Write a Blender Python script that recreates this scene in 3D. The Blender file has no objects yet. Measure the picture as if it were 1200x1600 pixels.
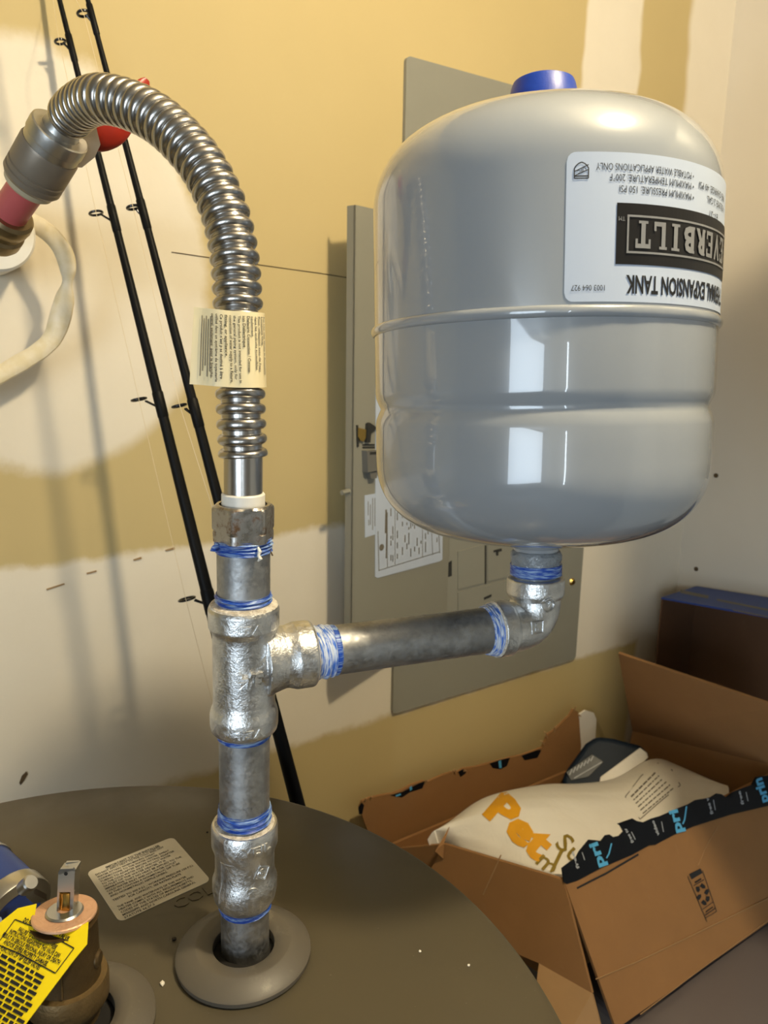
import bpy, bmesh, math, random
import numpy as np
from mathutils import Vector, Matrix, noise

random.seed(7)
sc = bpy.context.scene
C = sc.collection
CZ = 1.85                                   # camera height above the floor

# ------------------------------------------------------------------ camera
F_PX, PITCH, ROLL, YAW = 1200.0, 12.0, 1.0, 34.5


def ray(x, y):
    p, r, w = math.radians(PITCH), math.radians(ROLL), math.radians(YAW)
    a, b, c = (x - 600) / F_PX, (800 - y) / F_PX, 1.0
    a, b = a * math.cos(r) - b * math.sin(r), a * math.sin(r) + b * math.cos(r)
    up = b * math.cos(p) - c * math.sin(p)
    fw = b * math.sin(p) + c * math.cos(p)
    return Vector((a * math.cos(w) + fw * math.sin(w), -a * math.sin(w) + fw * math.cos(w), up))


c0 = ray(600, 800); rgt = ray(1800, 800) - c0; upv = ray(600, -400) - c0
FW = Vector((c0.x, c0.y, 0)).normalized()
cam_d = bpy.data.cameras.new('camera')
cam = bpy.data.objects.new('camera', cam_d); C.objects.link(cam)
cam.matrix_world = Matrix(((rgt.x, upv.x, -c0.x, 0), (rgt.y, upv.y, -c0.y, 0), (rgt.z, upv.z, -c0.z, CZ), (0, 0, 0, 1)))
cam_d.sensor_fit = 'HORIZONTAL'; cam_d.sensor_width = 36; cam_d.lens = 36.0 * F_PX / 1200
cam_d.clip_start = 0.02
cam_d.dof.use_dof = True; cam_d.dof.focus_distance = 0.43; cam_d.dof.aperture_fstop = 24
sc.camera = cam

# ------------------------------------------------------------------ world, lights, exposure
LAMP = Vector((.428, 0.0, .600 + CZ))
LAMP_RADIANCE = 660.0
WINDOW_POWER = 84.0
wd = bpy.data.worlds.new('world'); sc.world = wd; wd.use_nodes = True
wd.node_tree.nodes['Background'].inputs[0].default_value = (.55, .62, .75, 1)
wd.node_tree.nodes['Background'].inputs[1].default_value = .05
sc.view_settings.view_transform = 'Standard'; sc.view_settings.look = 'None'
sc.view_settings.gamma = 1; sc.view_settings.use_curve_mapping = False
sc.view_settings.exposure = 0.0
sc.cycles.use_denoising = True
sc.cycles.max_bounces = 8
sc.cycles.sample_clamp_indirect = 4.0

ld = bpy.data.lights.new('daylight', 'AREA'); ld.shape = 'RECTANGLE'; ld.size = 1.9; ld.size_y = 1.7
ld.energy = WINDOW_POWER; ld.color = (.72, .86, 1.0)
lo = bpy.data.objects.new('window_daylight', ld); C.objects.link(lo)
lo.location = (-2.93, -2.25, 1.62)
lo.rotation_euler = Vector((1.0, 0.0, 0.0)).to_track_quat('-Z', 'Y').to_euler()


ld2 = bpy.data.lights.new('slit_daylight', 'AREA'); ld2.shape = 'RECTANGLE'; ld2.size = .07; ld2.size_y = 1.7
ld2.energy = 8.0; ld2.color = (.75, .88, 1.0)
lo2 = bpy.data.objects.new('slit_daylight', ld2); C.objects.link(lo2)
lo2.location = (-1.65, -3.35, 1.6); lo2.rotation_euler = Vector((.0, 1.0, 0.0)).to_track_quat('-Z', 'Y').to_euler()


# ------------------------------------------------------------------ pixel helpers: a pixel's sight line met with a real plane
def W(v): return Vector((v[0], v[1], v[2] + CZ))
def PZ(x, y, z): d = ray(x, y); return W(d * (z / d.z))
def PY(x, y, Y): d = ray(x, y); return W(d * (Y / d.y))
def PX(x, y, X): d = ray(x, y); return W(d * (X / d.x))
def PF(x, y, f): d = ray(x, y); return W(d * (f / d.dot(FW)))
def PC(x, y, zc): return W(ray(x, y) * zc)
CAM = Vector((0, 0, CZ))
def PP(x, y, pt, n): d = ray(x, y); return CAM + d * ((pt - CAM).dot(n) / d.dot(n))
def zc_of(p): return (p - CAM).dot(c0.normalized()) / c0.length


# ------------------------------------------------------------------ materials
def S(r, g, b):
    f = lambda v: (v / 255) / 12.92 if v <= 10 else (((v / 255) + .055) / 1.055) ** 2.4
    return (f(r), f(g), f(b), 1)


class NT:
    def __init__(s, name):
        s.m = bpy.data.materials.new(name); s.m.use_nodes = True
        s.t = s.m.node_tree; s.b = s.t.nodes['Principled BSDF']; s._c = None
    def n(s, typ, **kw):
        nd = s.t.nodes.new(typ)
        for k, v in kw.items(): setattr(nd, k, v)
        return nd
    def lk(s, a, b): s.t.links.new(a, b)
    def put(s, sock, v):
        if hasattr(v, 'is_output') or isinstance(v, bpy.types.NodeSocket): s.lk(v, sock)
        else: sock.default_value = v
    def co(s):
        if s._c is None: s._c = s.n('ShaderNodeTexCoord').outputs['Object']
        return s._c
    def mp(s, scale=(1, 1, 1), loc=(0, 0, 0)):
        m = s.n('ShaderNodeMapping'); s.lk(s.co(), m.inputs[0]); m.inputs['Scale'].default_value = scale; m.inputs['Location'].default_value = loc
        return m.outputs[0]
    def noise(s, scale, detail=4, rough=.55, vec=None, dist=0):
        n = s.n('ShaderNodeTexNoise'); s.lk(vec or s.co(), n.inputs['Vector'])
        n.inputs['Scale'].default_value = scale; n.inputs['Detail'].default_value = detail; n.inputs['Roughness'].default_value = rough
        n.inputs['Distortion'].default_value = dist
        return n.outputs['Fac']
    def math(s, op, a, b=0.0, c=None):
        n = s.n('ShaderNodeMath', operation=op); s.put(n.inputs[0], a); s.put(n.inputs[1], b)
        if c is not None: s.put(n.inputs[2], c)
        return n.outputs[0]
    def step(s, v, a, b, lo=0.0, hi=1.0):
        n = s.n('ShaderNodeMapRange', interpolation_type='SMOOTHSTEP'); s.put(n.inputs[0], v)
        for i, q in enumerate((a, b, lo, hi)): s.put(n.inputs[i + 1], q)
        return n.outputs[0]
    def mix(s, f, a, b):
        n = s.n('ShaderNodeMix', data_type='RGBA'); s.put(n.inputs[0], f); s.put(n.inputs[6], a); s.put(n.inputs[7], b)
        return n.outputs[2]
    def xyz(s):
        n = s.n('ShaderNodeSeparateXYZ'); s.lk(s.co(), n.inputs[0]); return n.outputs
    def bump(s, h, strength=.3, dist=.001):
        n = s.n('ShaderNodeBump'); n.inputs['Strength'].default_value = strength; n.inputs['Distance'].default_value = dist
        s.lk(h, n.inputs['Height']); s.lk(n.outputs[0], s.b.inputs['Normal'])
    def col(s, v): s.put(s.b.inputs['Base Color'], v)
    def rough(s, v): s.put(s.b.inputs['Roughness'], v)
    def metal(s, v=1.0): s.b.inputs['Metallic'].default_value = v
    def coat(s, w, r=.05): s.b.inputs['Coat Weight'].default_value = w; s.b.inputs['Coat Roughness'].default_value = r


def simple(name, c, rough=.5, metal=0.0, var=.12, scale=40, bump=0.0, bscale=200, coat=0.0):
    k = NT(name)
    d = tuple(x * (1 - var) for x in c[:3]) + (1,)
    e = tuple(min(1, x * (1 + var)) for x in c[:3]) + (1,)
    k.col(k.mix(k.noise(scale), d, e)); k.rough(rough); k.metal(metal)
    if bump: k.bump(k.noise(bscale, 3), bump, .0006)
    if coat: k.coat(coat)
    return k.m


def galv(name, cast=False, base=(.46, .46, .455, 1)):
    k = NT(name)
    n1 = k.noise(90, 5); n2 = k.noise(420, 3)
    dk = tuple(x * .72 for x in base[:3]) + (1,)
    c = k.mix(k.step(n1, .35, .65), dk, base)
    dirt = k.step(k.noise(160, 6, .7), .62, .72) if not cast else k.step(k.noise(240, 4, .6), .68, .76)
    c = k.mix(k.math('MULTIPLY', dirt, .45 if not cast else .25), c, (.06, .055, .05, 1))
    k.col(c); k.metal(1.0); k.rough(k.step(n2, .3, .7, .30 if cast else .42, .48 if cast else .60))
    if cast: k.bump(k.math('ADD', k.noise(520, 2), k.math('MULTIPLY', k.noise(1100, 2), .5)), .32, .0008)
    else: k.bump(k.math('ADD', k.noise(260, 4), k.noise(60, 2)), .25, .0005)
    return k.m


M = {}
M['cast'] = galv('cast_galvanized', True, (.80, .80, .79, 1))
M['galv'] = galv('galvanized_pipe')
M['steel'] = simple('polished_steel', (.50, .48, .455, 1), .24, 1.0, .08, 60, .05, 300)
k = NT('worn_nut_metal'); n = k.noise(140, 6, .7)
k.col(k.mix(k.step(n, .5, .7), (.46, .44, .41, 1), (.22, .12, .06, 1))); k.metal(); k.rough(k.step(n, .3, .7, .22, .5)); k.bump(k.noise(300), .2, .0004); M['nut'] = k.m
M['dull'] = simple('dull_zinc', (.64, .63, .60, 1), .34, 1.0, .12, 80, .15, 300)
M['taupe'] = simple('taupe_coupling', S(140, 128, 112), .4, .3, .1, 60)
M['brass_dark'] = simple('dark_brass', (.36, .28, .16, 1), .4, 1.0, .15, 90, .15, 400)
M['beige'] = simple('beige_plastic', S(190, 178, 150), .4)
M['red'] = simple('red_vinyl', S(158, 40, 24), .38, 0, .15, 60, .1, 200)
M['pink'] = simple('pink_pipe', S(204, 98, 98), .35, 0, .08, 60)
M['white_plastic'] = simple('white_plastic', S(228, 224, 214), .4, 0, .05)
k = NT('grey_tank_paint'); k.col(k.mix(k.noise(9, 2), S(146, 150, 154), S(151, 155, 159))); k.rough(.2); k.coat(1.0, .03)
k.bump(k.math('ADD', k.noise(14, 2), k.math('MULTIPLY', k.noise(70, 2), .12)), .14, .004); M['tank'] = k.m
M['cap'] = simple('blue_cap', S(18, 54, 146), .4, 0, .15, 300, .15, 900)
M['label'] = simple('label_white', S(184, 194, 210), .42, 0, .02)
M['ink'] = simple('black_ink', (.012, .012, .013, 1), .45, 0, .1)
M['inkbar'] = simple('gloss_black_print', (.012, .011, .011, 1), .3, 0, .1)
M['silver'] = simple('silver_print', (.36, .36, .36, 1), .35, .5, .15, 120)
M['greyink'] = simple('grey_ink', S(110, 104, 92), .6, 0, .1)
k = NT('blue_thread_tape'); v = k.mp((1, 1, 9)); n = k.noise(120, 4, .6, v)
k.col(k.mix(k.step(n, .42, .66), S(26, 72, 168), S(150, 178, 214))); k.rough(.4); k.bump(n, .4, .0008); M['tape'] = k.m
k = NT('pale_thread_tape'); v = k.mp((9, 1.6, 1)); n = k.noise(120, 4, .6, v)
k.col(k.mix(k.step(n, .38, .58), S(60, 110, 200), S(205, 214, 228))); k.rough(.4); k.bump(n, .4, .0008); M['tape2'] = k.m
k = NT('white_pipe_dope'); n = k.noise(300, 5, .7)
k.col(k.mix(k.step(n, .4, .6), S(178, 168, 152), S(226, 219, 206))); k.rough(.55); k.bump(n, .8, .001); M['dope'] = k.m
k = NT('clear_sealant'); k.col(S(190, 196, 200)); k.rough(.15); k.b.inputs['Transmission Weight'].default_value = .6; k.bump(k.noise(260, 3), .8, .002); M['sealant'] = k.m
# heater
k = NT('heater_grey_paint'); n = k.noise(6, 4)
sp = k.step(k.noise(420, 2, .5), .74, .78)
k.col(k.mix(k.math('MULTIPLY', sp, .5), k.mix(n, S(76, 69, 54), S(82, 75, 60)), S(112, 104, 90)))
k.rough(k.step(k.noise(30, 5), .3, .7, .30, .40)); k.b.inputs['Specular IOR Level'].default_value = .38; k.bump(k.noise(240, 2), .04, .0004); M['heater'] = k.m
k = NT('flange_grey_plastic'); n = k.noise(35, 6, .7)
k.col(k.mix(k.math('MULTIPLY', k.step(n, .56, .72), .6), S(92, 86, 76), S(146, 138, 124))); k.rough(.48); M['flange'] = k.m
M['dark'] = simple('dark_recess', (.008, .007, .006, 1), .9)
M['foam'] = simple('insulation_dark', (.03, .025, .02, 1), .95)
M['sticker'] = simple('sticker_cream', S(205, 198, 182), .5, 0, .03)
# relief valve
M['brass'] = simple('cast_brass', (.105, .068, .028, 1), .5, .6, .3, 120, .4, 420)
M['brass_band'] = simple('rough_brass_band', (.18, .12, .05, 1), .5, .6, .3, 160, .7, 500)
k = NT('stamped_copper'); n = k.noise(230, 3, .5, None, 1.5)
k.col(k.mix(n, (.64, .36, .22, 1), (.80, .50, .33, 1))); k.metal(.45); k.rough(.42); k.bump(n, .7, .0006); M['copper'] = k.m
M['lever'] = simple('stamped_zinc', (.62, .61, .58, 1), .28, 1.0, .08, 80)
M['gold'] = simple('bright_brass', (.62, .42, .12, 1), .25, 1.0, .1)
M['yellow'] = simple('yellow_tag', S(238, 212, 20), .4, 0, .04, 30)
M['bluepipe'] = simple('blue_pipe', S(38, 62, 128), .35, 0, .12, 40)
# rods
M['rod'] = simple('black_rod_blank', (.005, .005, .005, 1), .5, 0, .1)
M['rod'].node_tree.nodes['Principled BSDF'].inputs['Specular IOR Level'].default_value = .12
M['guide'] = simple('guide_wire', (.03, .03, .032, 1), .25, .6)
M['guide_silver'] = simple('guide_silver', (.5, .5, .5, 1), .3, 1.0)
M['line'] = simple('fishing_line', S(214, 196, 160), .3)
# panel
M['panel'] = simple('panel_grey_paint', S(136, 134, 122), .42, 0, .03, 20)
M['panel_dark'] = simple('panel_slot', (.02, .02, .018, 1), .6)
M['latch'] = simple('latch_grey', S(112, 110, 104), .4, .2)
# cardboard
def card(name, c):
    k = NT(name); n = k.noise(16, 5, .6); m = k.noise(260, 4, .6, k.mp((1, .15, .15)))
    d = tuple(x * .84 for x in c[:3]) + (1,); e = tuple(min(1, x * 1.1) for x in c[:3]) + (1,)
    cc = k.mix(n, d, e); cc = k.mix(k.math('MULTIPLY', k.step(m, .62, .8), .05), cc, (.5, .38, .26, 1))
    k.col(cc); k.rough(.8); k.bump(k.noise(30, 4), .2, .002); return k.m
M['card'] = card('cardboard', S(146, 105, 62))
M['card_edge'] = card('cardboard_edge', S(166, 130, 88))
M['navy_tape'] = simple('black_box_tape', S(10, 13, 20), .45, 0, .1)
M['navy_tape'].node_tree.nodes['Principled BSDF'].inputs['Specular IOR Level'].default_value = .25
M['tape_blue'] = simple('tape_light_blue', S(84, 168, 214), .4)
M['tape_white'] = simple('tape_white_print', S(168, 172, 178), .5)
k = NT('white_plastic_bag'); k.col(k.mix(k.noise(18, 3), S(234, 227, 214), S(244, 239, 229))); k.rough(.36)
k.b.inputs['Subsurface Weight'].default_value = .15; k.b.inputs['Subsurface Radius'].default_value = (.01, .01, .01)
k.bump(k.noise(22, 4, .6, None, .6), .35, .006); M['bag'] = k.m
M['orange'] = simple('orange_print', S(226, 160, 20), .45)
M['olive'] = simple('olive_print', S(134, 112, 28), .45)
M['navy'] = simple('navy_film', S(10, 27, 44), .5, 0, .15)
M['navy'].node_tree.nodes['Principled BSDF'].inputs['Specular IOR Level'].default_value = .2
M['bluebox'] = simple('blue_carton_print', S(36, 62, 132), .45, 0, .12, 30)
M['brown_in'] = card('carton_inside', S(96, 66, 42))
M['enamel'] = simple('grey_enamel', S(104, 96, 96), .22, 0, .02, 12, .05, 30)
k = NT('cable_sheath'); n = k.noise(90, 4); k.col(k.mix(k.step(n, .35, .7), S(220, 204, 166), S(230, 217, 190))); k.rough(.42)
k.bump(k.noise(120, 3), .2, .001); M['cable'] = k.m
# walls
k = NT('mudded_drywall'); x, y, z = k.xyz()
wob = k.math('MULTIPLY', k.math('SUBTRACT', k.noise(22, 5, .6), .5), .024)
zz = k.math('ADD', z, wob); xx = k.math('ADD', x, wob)
band = k.math('MULTIPLY', k.step(zz, -.212, -.224), k.step(zz, -.505, -.491))
ex = k.math('DIVIDE', k.math('SUBTRACT', xx, .155), .167); ez = k.math('DIVIDE', k.math('SUBTRACT', zz, .07), .196)
rr = k.math('SQRT', k.math('ADD', k.math('MULTIPLY', ex, ex), k.math('MULTIPLY', ez, ez)))
blob = k.step(rr, 1.04, .94)
blob = k.math('MULTIPLY', blob, k.step(k.math('ABSOLUTE', k.math('SUBTRACT', zz, .085)), .02, .05, .78, 1.0))
wv = k.math('MULTIPLY', k.math('SUBTRACT', k.noise(9, 2), .5), .03); xs = k.math('ADD', x, wv)
strip = k.math('MULTIPLY', k.math('MULTIPLY', k.step(xs, .866, .876), k.step(xs, .990, .980)), k.step(zz, .27, .30))
corner = k.step(xs, 1.088, 1.106)
msk = k.math('MAXIMUM', k.math('MAXIMUM', band, blob), k.math('MAXIMUM', strip, corner))
tan = k.mix(k.noise(5, 4), S(188, 168, 118), S(197, 176, 126)); mud = k.mix(k.noise(12, 5, .65), S(222, 211, 190), S(232, 222, 203))
c = k.mix(msk, tan, mud)
speck = k.step(k.noise(95, 2, .5), .79, .82)
c = k.mix(k.math('MULTIPLY', speck, .3), c, S(120, 98, 70))
k.col(c); k.rough(.62); k.b.inputs['Specular IOR Level'].default_value = .3
k.bump(k.math('ADD', k.math('MULTIPLY', msk, .6), k.math('MULTIPLY', k.noise(120, 4), k.step(msk, 0, 1, .2, .5))), .25, .0012)
M['wall'] = k.m
k = NT('mudded_side_wall'); k.col(k.mix(k.noise(5, 4), S(206, 196, 178), S(216, 207, 191))); k.rough(.6); k.bump(k.noise(60, 4), .15, .001); M['wall_r'] = k.m
M['wall_o'] = simple('painted_wall', S(172, 165, 152), .8, 0, .05, 4)
M['ceil'] = simple('ceiling_white', S(170, 166, 158), .8, 0, .03, 4)
M['floor'] = simple('concrete', S(96, 92, 86), .6, 0, .2, 6, .2, 40)
M['mark'] = simple('brown_scuff', S(84, 66, 40), .8); M['faint'] = simple('faint_scuff', S(150, 122, 84), .8)
k = NT('warm_bulb'); k.b.inputs['Emission Color'].default_value = (1.0, .84, .56, 1); k.col(S(255, 240, 210)); M['bulb'] = k.m
k.b.inputs['Emission Strength'].default_value = LAMP_RADIANCE


# ------------------------------------------------------------------ object helpers
LOC = {}
def thing(name, label, cat, loc, group=None):
    o = bpy.data.objects.new(name, None); C.objects.link(o); o.location = loc; o.empty_display_size = .02
    o['label'] = label; o['category'] = cat
    if group: o['group'] = group
    LOC[o] = Vector(loc); return o


def mesh(name, V, Fc, mat, parent=None, loc=None, smooth=30, label=None, mats=None, fm=None):
    o_loc = LOC[parent] if parent is not None else Vector(loc or (0, 0, 0))
    me = bpy.data.meshes.new(name)
    me.from_pydata([tuple(Vector(v) - o_loc) for v in V], [], Fc); me.update()
    bm = bmesh.new(); bm.from_mesh(me); bmesh.ops.recalc_face_normals(bm, faces=bm.faces); bm.to_mesh(me); bm.free()
    for m in (mats or [mat]): me.materials.append(m)
    if fm:
        for p, i in zip(me.polygons, fm): p.material_index = i
    if smooth:
        for p in me.polygons: p.use_smooth = True
        me.set_sharp_from_angle(angle=math.radians(smooth))
    o = bpy.data.objects.new(name, me); C.objects.link(o)
    if parent is not None:
        o.parent = parent; LOC[o] = o_loc
    else:
        o.location = o_loc; LOC[o] = o_loc
    if label: o['label'] = label
    return o


def solo(o, label, cat, group=None):
    o['label'] = label; o['category'] = cat
    if group: o['group'] = group
    return o


def struct(name, V, Fc, mat, loc=(0, 0, 0)):
    o = mesh(name, V, Fc, mat, None, loc, 0); o['kind'] = 'structure'; return o


def box(x0, x1, y0, y1, z0, z1):
    V = [Vector((x, y, z)) for z in (z0, z1) for y in (y0, y1) for x in (x0, x1)]
    return V, [(0, 2, 3, 1), (4, 5, 7, 6), (0, 1, 5, 4), (2, 6, 7, 3), (0, 4, 6, 2), (1, 3, 7, 5)]


def join(*parts):
    V, Fc = [], []
    for v, f in parts:
        b = len(V); V += list(v); Fc += [tuple(i + b for i in q) for q in f]
    return V, Fc


def frame(A, hint=None):
    A = Vector(A).normalized()
    h = Vector(hint) if hint is not None else (Vector((0, 0, 1)) if abs(A.z) < .9 else Vector((1, 0, 0)))
    U = (h - A * h.dot(A)).normalized(); return U, A.cross(U), A


def lathe(prof, O, A, seg=48, hint=None, rfun=None, closed=False):
    """prof: (radius, distance along A).  rfun(angle, r, t) -> r"""
    U, Vv, A = frame(A, hint); O = Vector(O); V = []; Fc = []; rows = []
    for r, t in prof:
        if r <= 1e-7:
            rows.append([len(V)] * seg); V.append(O + A * t); continue
        row = []
        for i in range(seg):
            a = 2 * math.pi * i / seg; rr = rfun(a, r, t) if rfun else r
            row.append(len(V)); V.append(O + A * t + (U * math.cos(a) + Vv * math.sin(a)) * rr)
        rows.append(row)
    if closed: rows.append(rows[0])
    for a, b in zip(rows, rows[1:]):
        for i in range(seg):
            j = (i + 1) % seg; q = []
            for w in (a[i], a[j], b[j], b[i]):
                if w not in q: q.append(w)
            if len(q) > 2: Fc.append(tuple(q))
    return V, Fc


def cyl(p, q, r, seg=32, r2=None, ch=0.0):
    p = Vector(p); q = Vector(q); L = (q - p).length; r2 = r if r2 is None else r2
    pr = [(0, 0), (r - ch, 0)] + ([(r, ch)] if ch else []) + ([(r2, L - ch)] if ch else []) + [(r2 - ch, L), (0, L)]
    return lathe(pr, p, q - p, seg)


def tube(pts, rad, seg=12, flat=1.0, cap=True, hint=None):
    """sweep a (possibly flattened) circle along pts; rad is a number or a list"""
    n = len(pts); V = []; Fc = []
    pts = [Vector(p) for p in pts]
    U = None
    for i, p in enumerate(pts):
        T = (pts[min(i + 1, n - 1)] - pts[max(i - 1, 0)]).normalized()
        if U is None: U = frame(T, hint)[0]
        else: U = (U - T * U.dot(T)).normalized()
        B = T.cross(U); r = rad[i] if hasattr(rad, '__len__') else rad
        for j in range(seg):
            a = 2 * math.pi * j / seg; V.append(p + U * (math.cos(a) * r) + B * (math.sin(a) * r * flat))
    for i in range(n - 1):
        for j in range(seg):
            k2 = (j + 1) % seg; Fc.append((i * seg + j, i * seg + k2, (i + 1) * seg + k2, (i + 1) * seg + j))
    if cap: Fc.append(tuple(range(seg))); Fc.append(tuple((n - 1) * seg + j for j in range(seg)))
    return V, Fc


def spline(P, n):
    """Catmull-Rom through P, resampled to n points evenly by length"""
    P = [Vector(p) for p in P]; Q = [P[0] * 2 - P[1]] + P + [P[-1] * 2 - P[-2]]; out = []
    for i in range(1, len(Q) - 2):
        a, b, c, d = Q[i - 1:i + 3]
        for s in range(40):
            t = s / 40
            out.append(.5 * ((2 * b) + (c - a) * t + (2 * a - 5 * b + 4 * c - d) * t * t + (3 * b - a - 3 * c + d) * t ** 3))
    out.append(P[-1])
    L = [0]
    for a, b in zip(out, out[1:]): L.append(L[-1] + (b - a).length)
    res = []; j = 0
    for i in range(n):
        s = L[-1] * i / (n - 1)
        while j < len(L) - 2 and L[j + 1] < s: j += 1
        w = (s - L[j]) / max(1e-9, L[j + 1] - L[j]); res.append(out[j].lerp(out[j + 1], min(1, w)))
    return res, L[-1]


def slab(poly, nrm, th):
    """extrude a 3-D polygon by th against nrm"""
    n = len(poly); nrm = Vector(nrm).normalized()
    V = [Vector(p) for p in poly] + [Vector(p) - nrm * th for p in poly]
    return V, [tuple(range(n)), tuple(range(2 * n - 1, n - 1, -1))] + [(i, (i + 1) % n, n + (i + 1) % n, n + i) for i in range(n)]


def rrect(w, h, r, n=5):
    P = []
    for cx, cy, a0 in ((w - r, r, -90), (w - r, h - r, 0), (r, h - r, 90), (r, r, 180)):
        for i in range(n + 1):
            a = math.radians(a0 + 90 * i / n); P.append((cx + r * math.cos(a), cy + r * math.sin(a)))
    return P


def tri(poly):
    """ear-clip a flat 2-D outline through bmesh; returns triangles"""
    bm = bmesh.new(); f = bm.faces.new([bm.verts.new((p[0], p[1], 0)) for p in poly])
    bm.verts.index_update(); r = bmesh.ops.triangulate(bm, faces=[f]); out = [tuple(v.index for v in q.verts) for q in bm.faces]
    bm.free(); return out


_T = {}
def text2d(s, bold=0.0, ext=0.0):
    key = (s, bold, ext)
    if key not in _T:
        cu = bpy.data.curves.new('txt', 'FONT'); cu.body = s; cu.resolution_u = 2; cu.offset = bold; cu.extrude = ext
        ob = bpy.data.objects.new('txt', cu); me = ob.to_mesh()
        V = [v.co.copy() for v in me.vertices]; Fc = [tuple(p.vertices) for p in me.polygons]
        ob.to_mesh_clear(); bpy.data.objects.remove(ob); bpy.data.curves.remove(cu)
        x0 = min(v.x for v in V); x1 = max(v.x for v in V)
        V = [Vector((v.x - x0, v.y, v.z)) for v in V]; _T[key] = (V, Fc, x1 - x0)
    return _T[key]


def fine2d(s, bold):
    V, Fc, tw = text2d(s, bold); bm = bmesh.new(); vs = [bm.verts.new(v) for v in V]
    for f in Fc:
        try: bm.faces.new([vs[i] for i in f])
        except ValueError: pass
    bmesh.ops.triangulate(bm, faces=bm.faces)
    for _ in range(6):
        es = [e for e in bm.edges if e.calc_length() > .09]
        if not es: break
        bmesh.ops.subdivide_edges(bm, edges=es, cuts=1); bmesh.ops.triangulate(bm, faces=[f for f in bm.faces if len(f.verts) > 3])
    bm.verts.index_update(); out = [v.co.copy() for v in bm.verts], [tuple(v.index for v in f.verts) for f in bm.faces], tw
    bm.free(); return out


def put_text(items, fn):
    """items: (string, x, y, cap height, width or None, align, bold); fn(x, y) -> 3-D point"""
    out = []
    for s, x, y, h, w, al, bo in items:
        V, Fc, tw = text2d(s, bo); sy = h / .69; sx = sy if w is None else w / tw
        off = {'l': 0, 'c': -tw * sx / 2, 'r': -tw * sx}[al]
        out.append(([fn(x + off + v.x * sx, y + v.y * sy) for v in V], Fc))
    return join(*out)


def put_rects(rects, fn, nx=1):
    out = []
    for x0, y0, x1, y1 in rects:
        V = []; Fc = []
        for i in range(nx + 1):
            x = x0 + (x1 - x0) * i / nx; V += [fn(x, y0), fn(x, y1)]
        for i in range(nx): Fc.append((2 * i, 2 * i + 2, 2 * i + 3, 2 * i + 1))
        out.append((V, Fc))
    return join(*out)


def remesh(o, vox, smooth=4):
    m = o.modifiers.new('r', 'REMESH'); m.mode = 'VOXEL'; m.voxel_size = vox
    s = o.modifiers.new('s', 'SMOOTH'); s.iterations = smooth; s.factor = .5
    dg = bpy.context.evaluated_depsgraph_get(); me = bpy.data.meshes.new_from_object(o.evaluated_get(dg))
    o.modifiers.clear(); old = o.data; o.data = me; bpy.data.meshes.remove(old)
    for p in me.polygons: p.use_smooth = True


# ------------------------------------------------------------------ room
YW, XR = .804, 1.205
V, Fc = box(-3.2, XR + .1, YW, YW + .1, 0, 2.55)
wb = struct('wall_back', V, Fc, M['wall'], (0, YW, CZ))
V, Fc = box(XR, XR + .1, -3.4, YW, 0, 2.55); struct('wall_right', V, Fc, M['wall_r'], (XR, 0, CZ))
V, Fc = box(-3.2, -3.1, -3.4, YW, 0, 2.55); struct('wall_left', V, Fc, M['wall_o'], (-3.1, 0, 0))
V, Fc = box(-3.2, XR + .1, -3.5, -3.4, 0, 2.55); struct('wall_rear', V, Fc, M['wall_o'], (0, -3.4, 0))
V, Fc = box(-3.2, XR + .1, -3.5, YW + .1, -.1, 0); struct('floor', V, Fc, M['floor'])
V, Fc = box(-3.2, XR + .1, -3.5, YW + .1, 2.55, 2.65); struct('ceiling', V, Fc, M['ceil'])
# window on the left wall (behind the photographer): frame and two panes of white daylight glass
w1 = struct('window_1', *join(box(-3.1, -3.04, -3.25, -3.2, .72, 2.52), box(-3.1, -3.04, -1.3, -1.25, .72, 2.52), box(-3.1, -3.04, -3.25, -1.25, 2.47, 2.52),
            box(-3.1, -3.04, -3.25, -1.25, .72, .77), box(-3.1, -3.04, -2.27, -2.23, .77, 2.47)), M['white_plastic'], (-3.1, -2.05, .72))
LOC[w1] = Vector((-3.1, -2.05, .72))
for a, b in ((-3.2, -2.27), (-2.23, -1.3)):
    mesh('pane', *box(-3.09, -3.085, a, b, .77, 2.47), M['white_plastic'], w1)
w2 = struct('slit_frame', *join(box(-1.74, -1.70, -3.40, -3.36, .70, 2.5), box(-1.60, -1.56, -3.40, -3.36, .70, 2.5)), M['white_plastic'], (-1.65, -3.4, .7))  # unseen narrow frame, added for daylight through a gap between doors
LOC[w2] = Vector((-1.65, -3.4, .7)); mesh('pane', *box(-1.70, -1.60, -3.395, -3.39, .72, 2.48), M['white_plastic'], w2)
# pencil line and scuffs on the back wall
def on_wall(x, y, d=.0004): p = PY(x, y, YW); p.y = YW - d; return p
P = [on_wall(x, y) for x, y in ((268, 394), (330, 403), (420, 416), (500, 427), (556, 436))]
mesh('pencil_line', *tube(P, .0005, 6), M['mark'], wb)
for i, pts in enumerate([((30, 1223), (34, 1212), (41, 1205), (43, 1209), (38, 1218), (32, 1226)), ((72, 920), (100, 911), (101, 913), (73, 922)),
                         ((135, 895), (150, 891), (151, 893), (136, 897)), ((208, 874), (220, 870), (221, 873), (209, 876)), ((258, 859), (272, 855), (273, 858), (259, 861))]):
    n2 = len(pts); V, Fc = slab([on_wall(*p, .0012) for p in pts], (0, -1, 0), .0011)
    mesh('scuff_mark', V, Fc, M['mark'] if i == 0 else M['faint'], wb)
wr = bpy.data.objects['wall_right']
for x, y in ((1119, 743), (1088, 889)):
    p = PX(x, y, XR); mesh('nail_hole', *cyl(p + Vector((-.0015, 0, 0)), p + Vector((.001, 0, 0)), .004, 10), M['mark'], wr)

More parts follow.
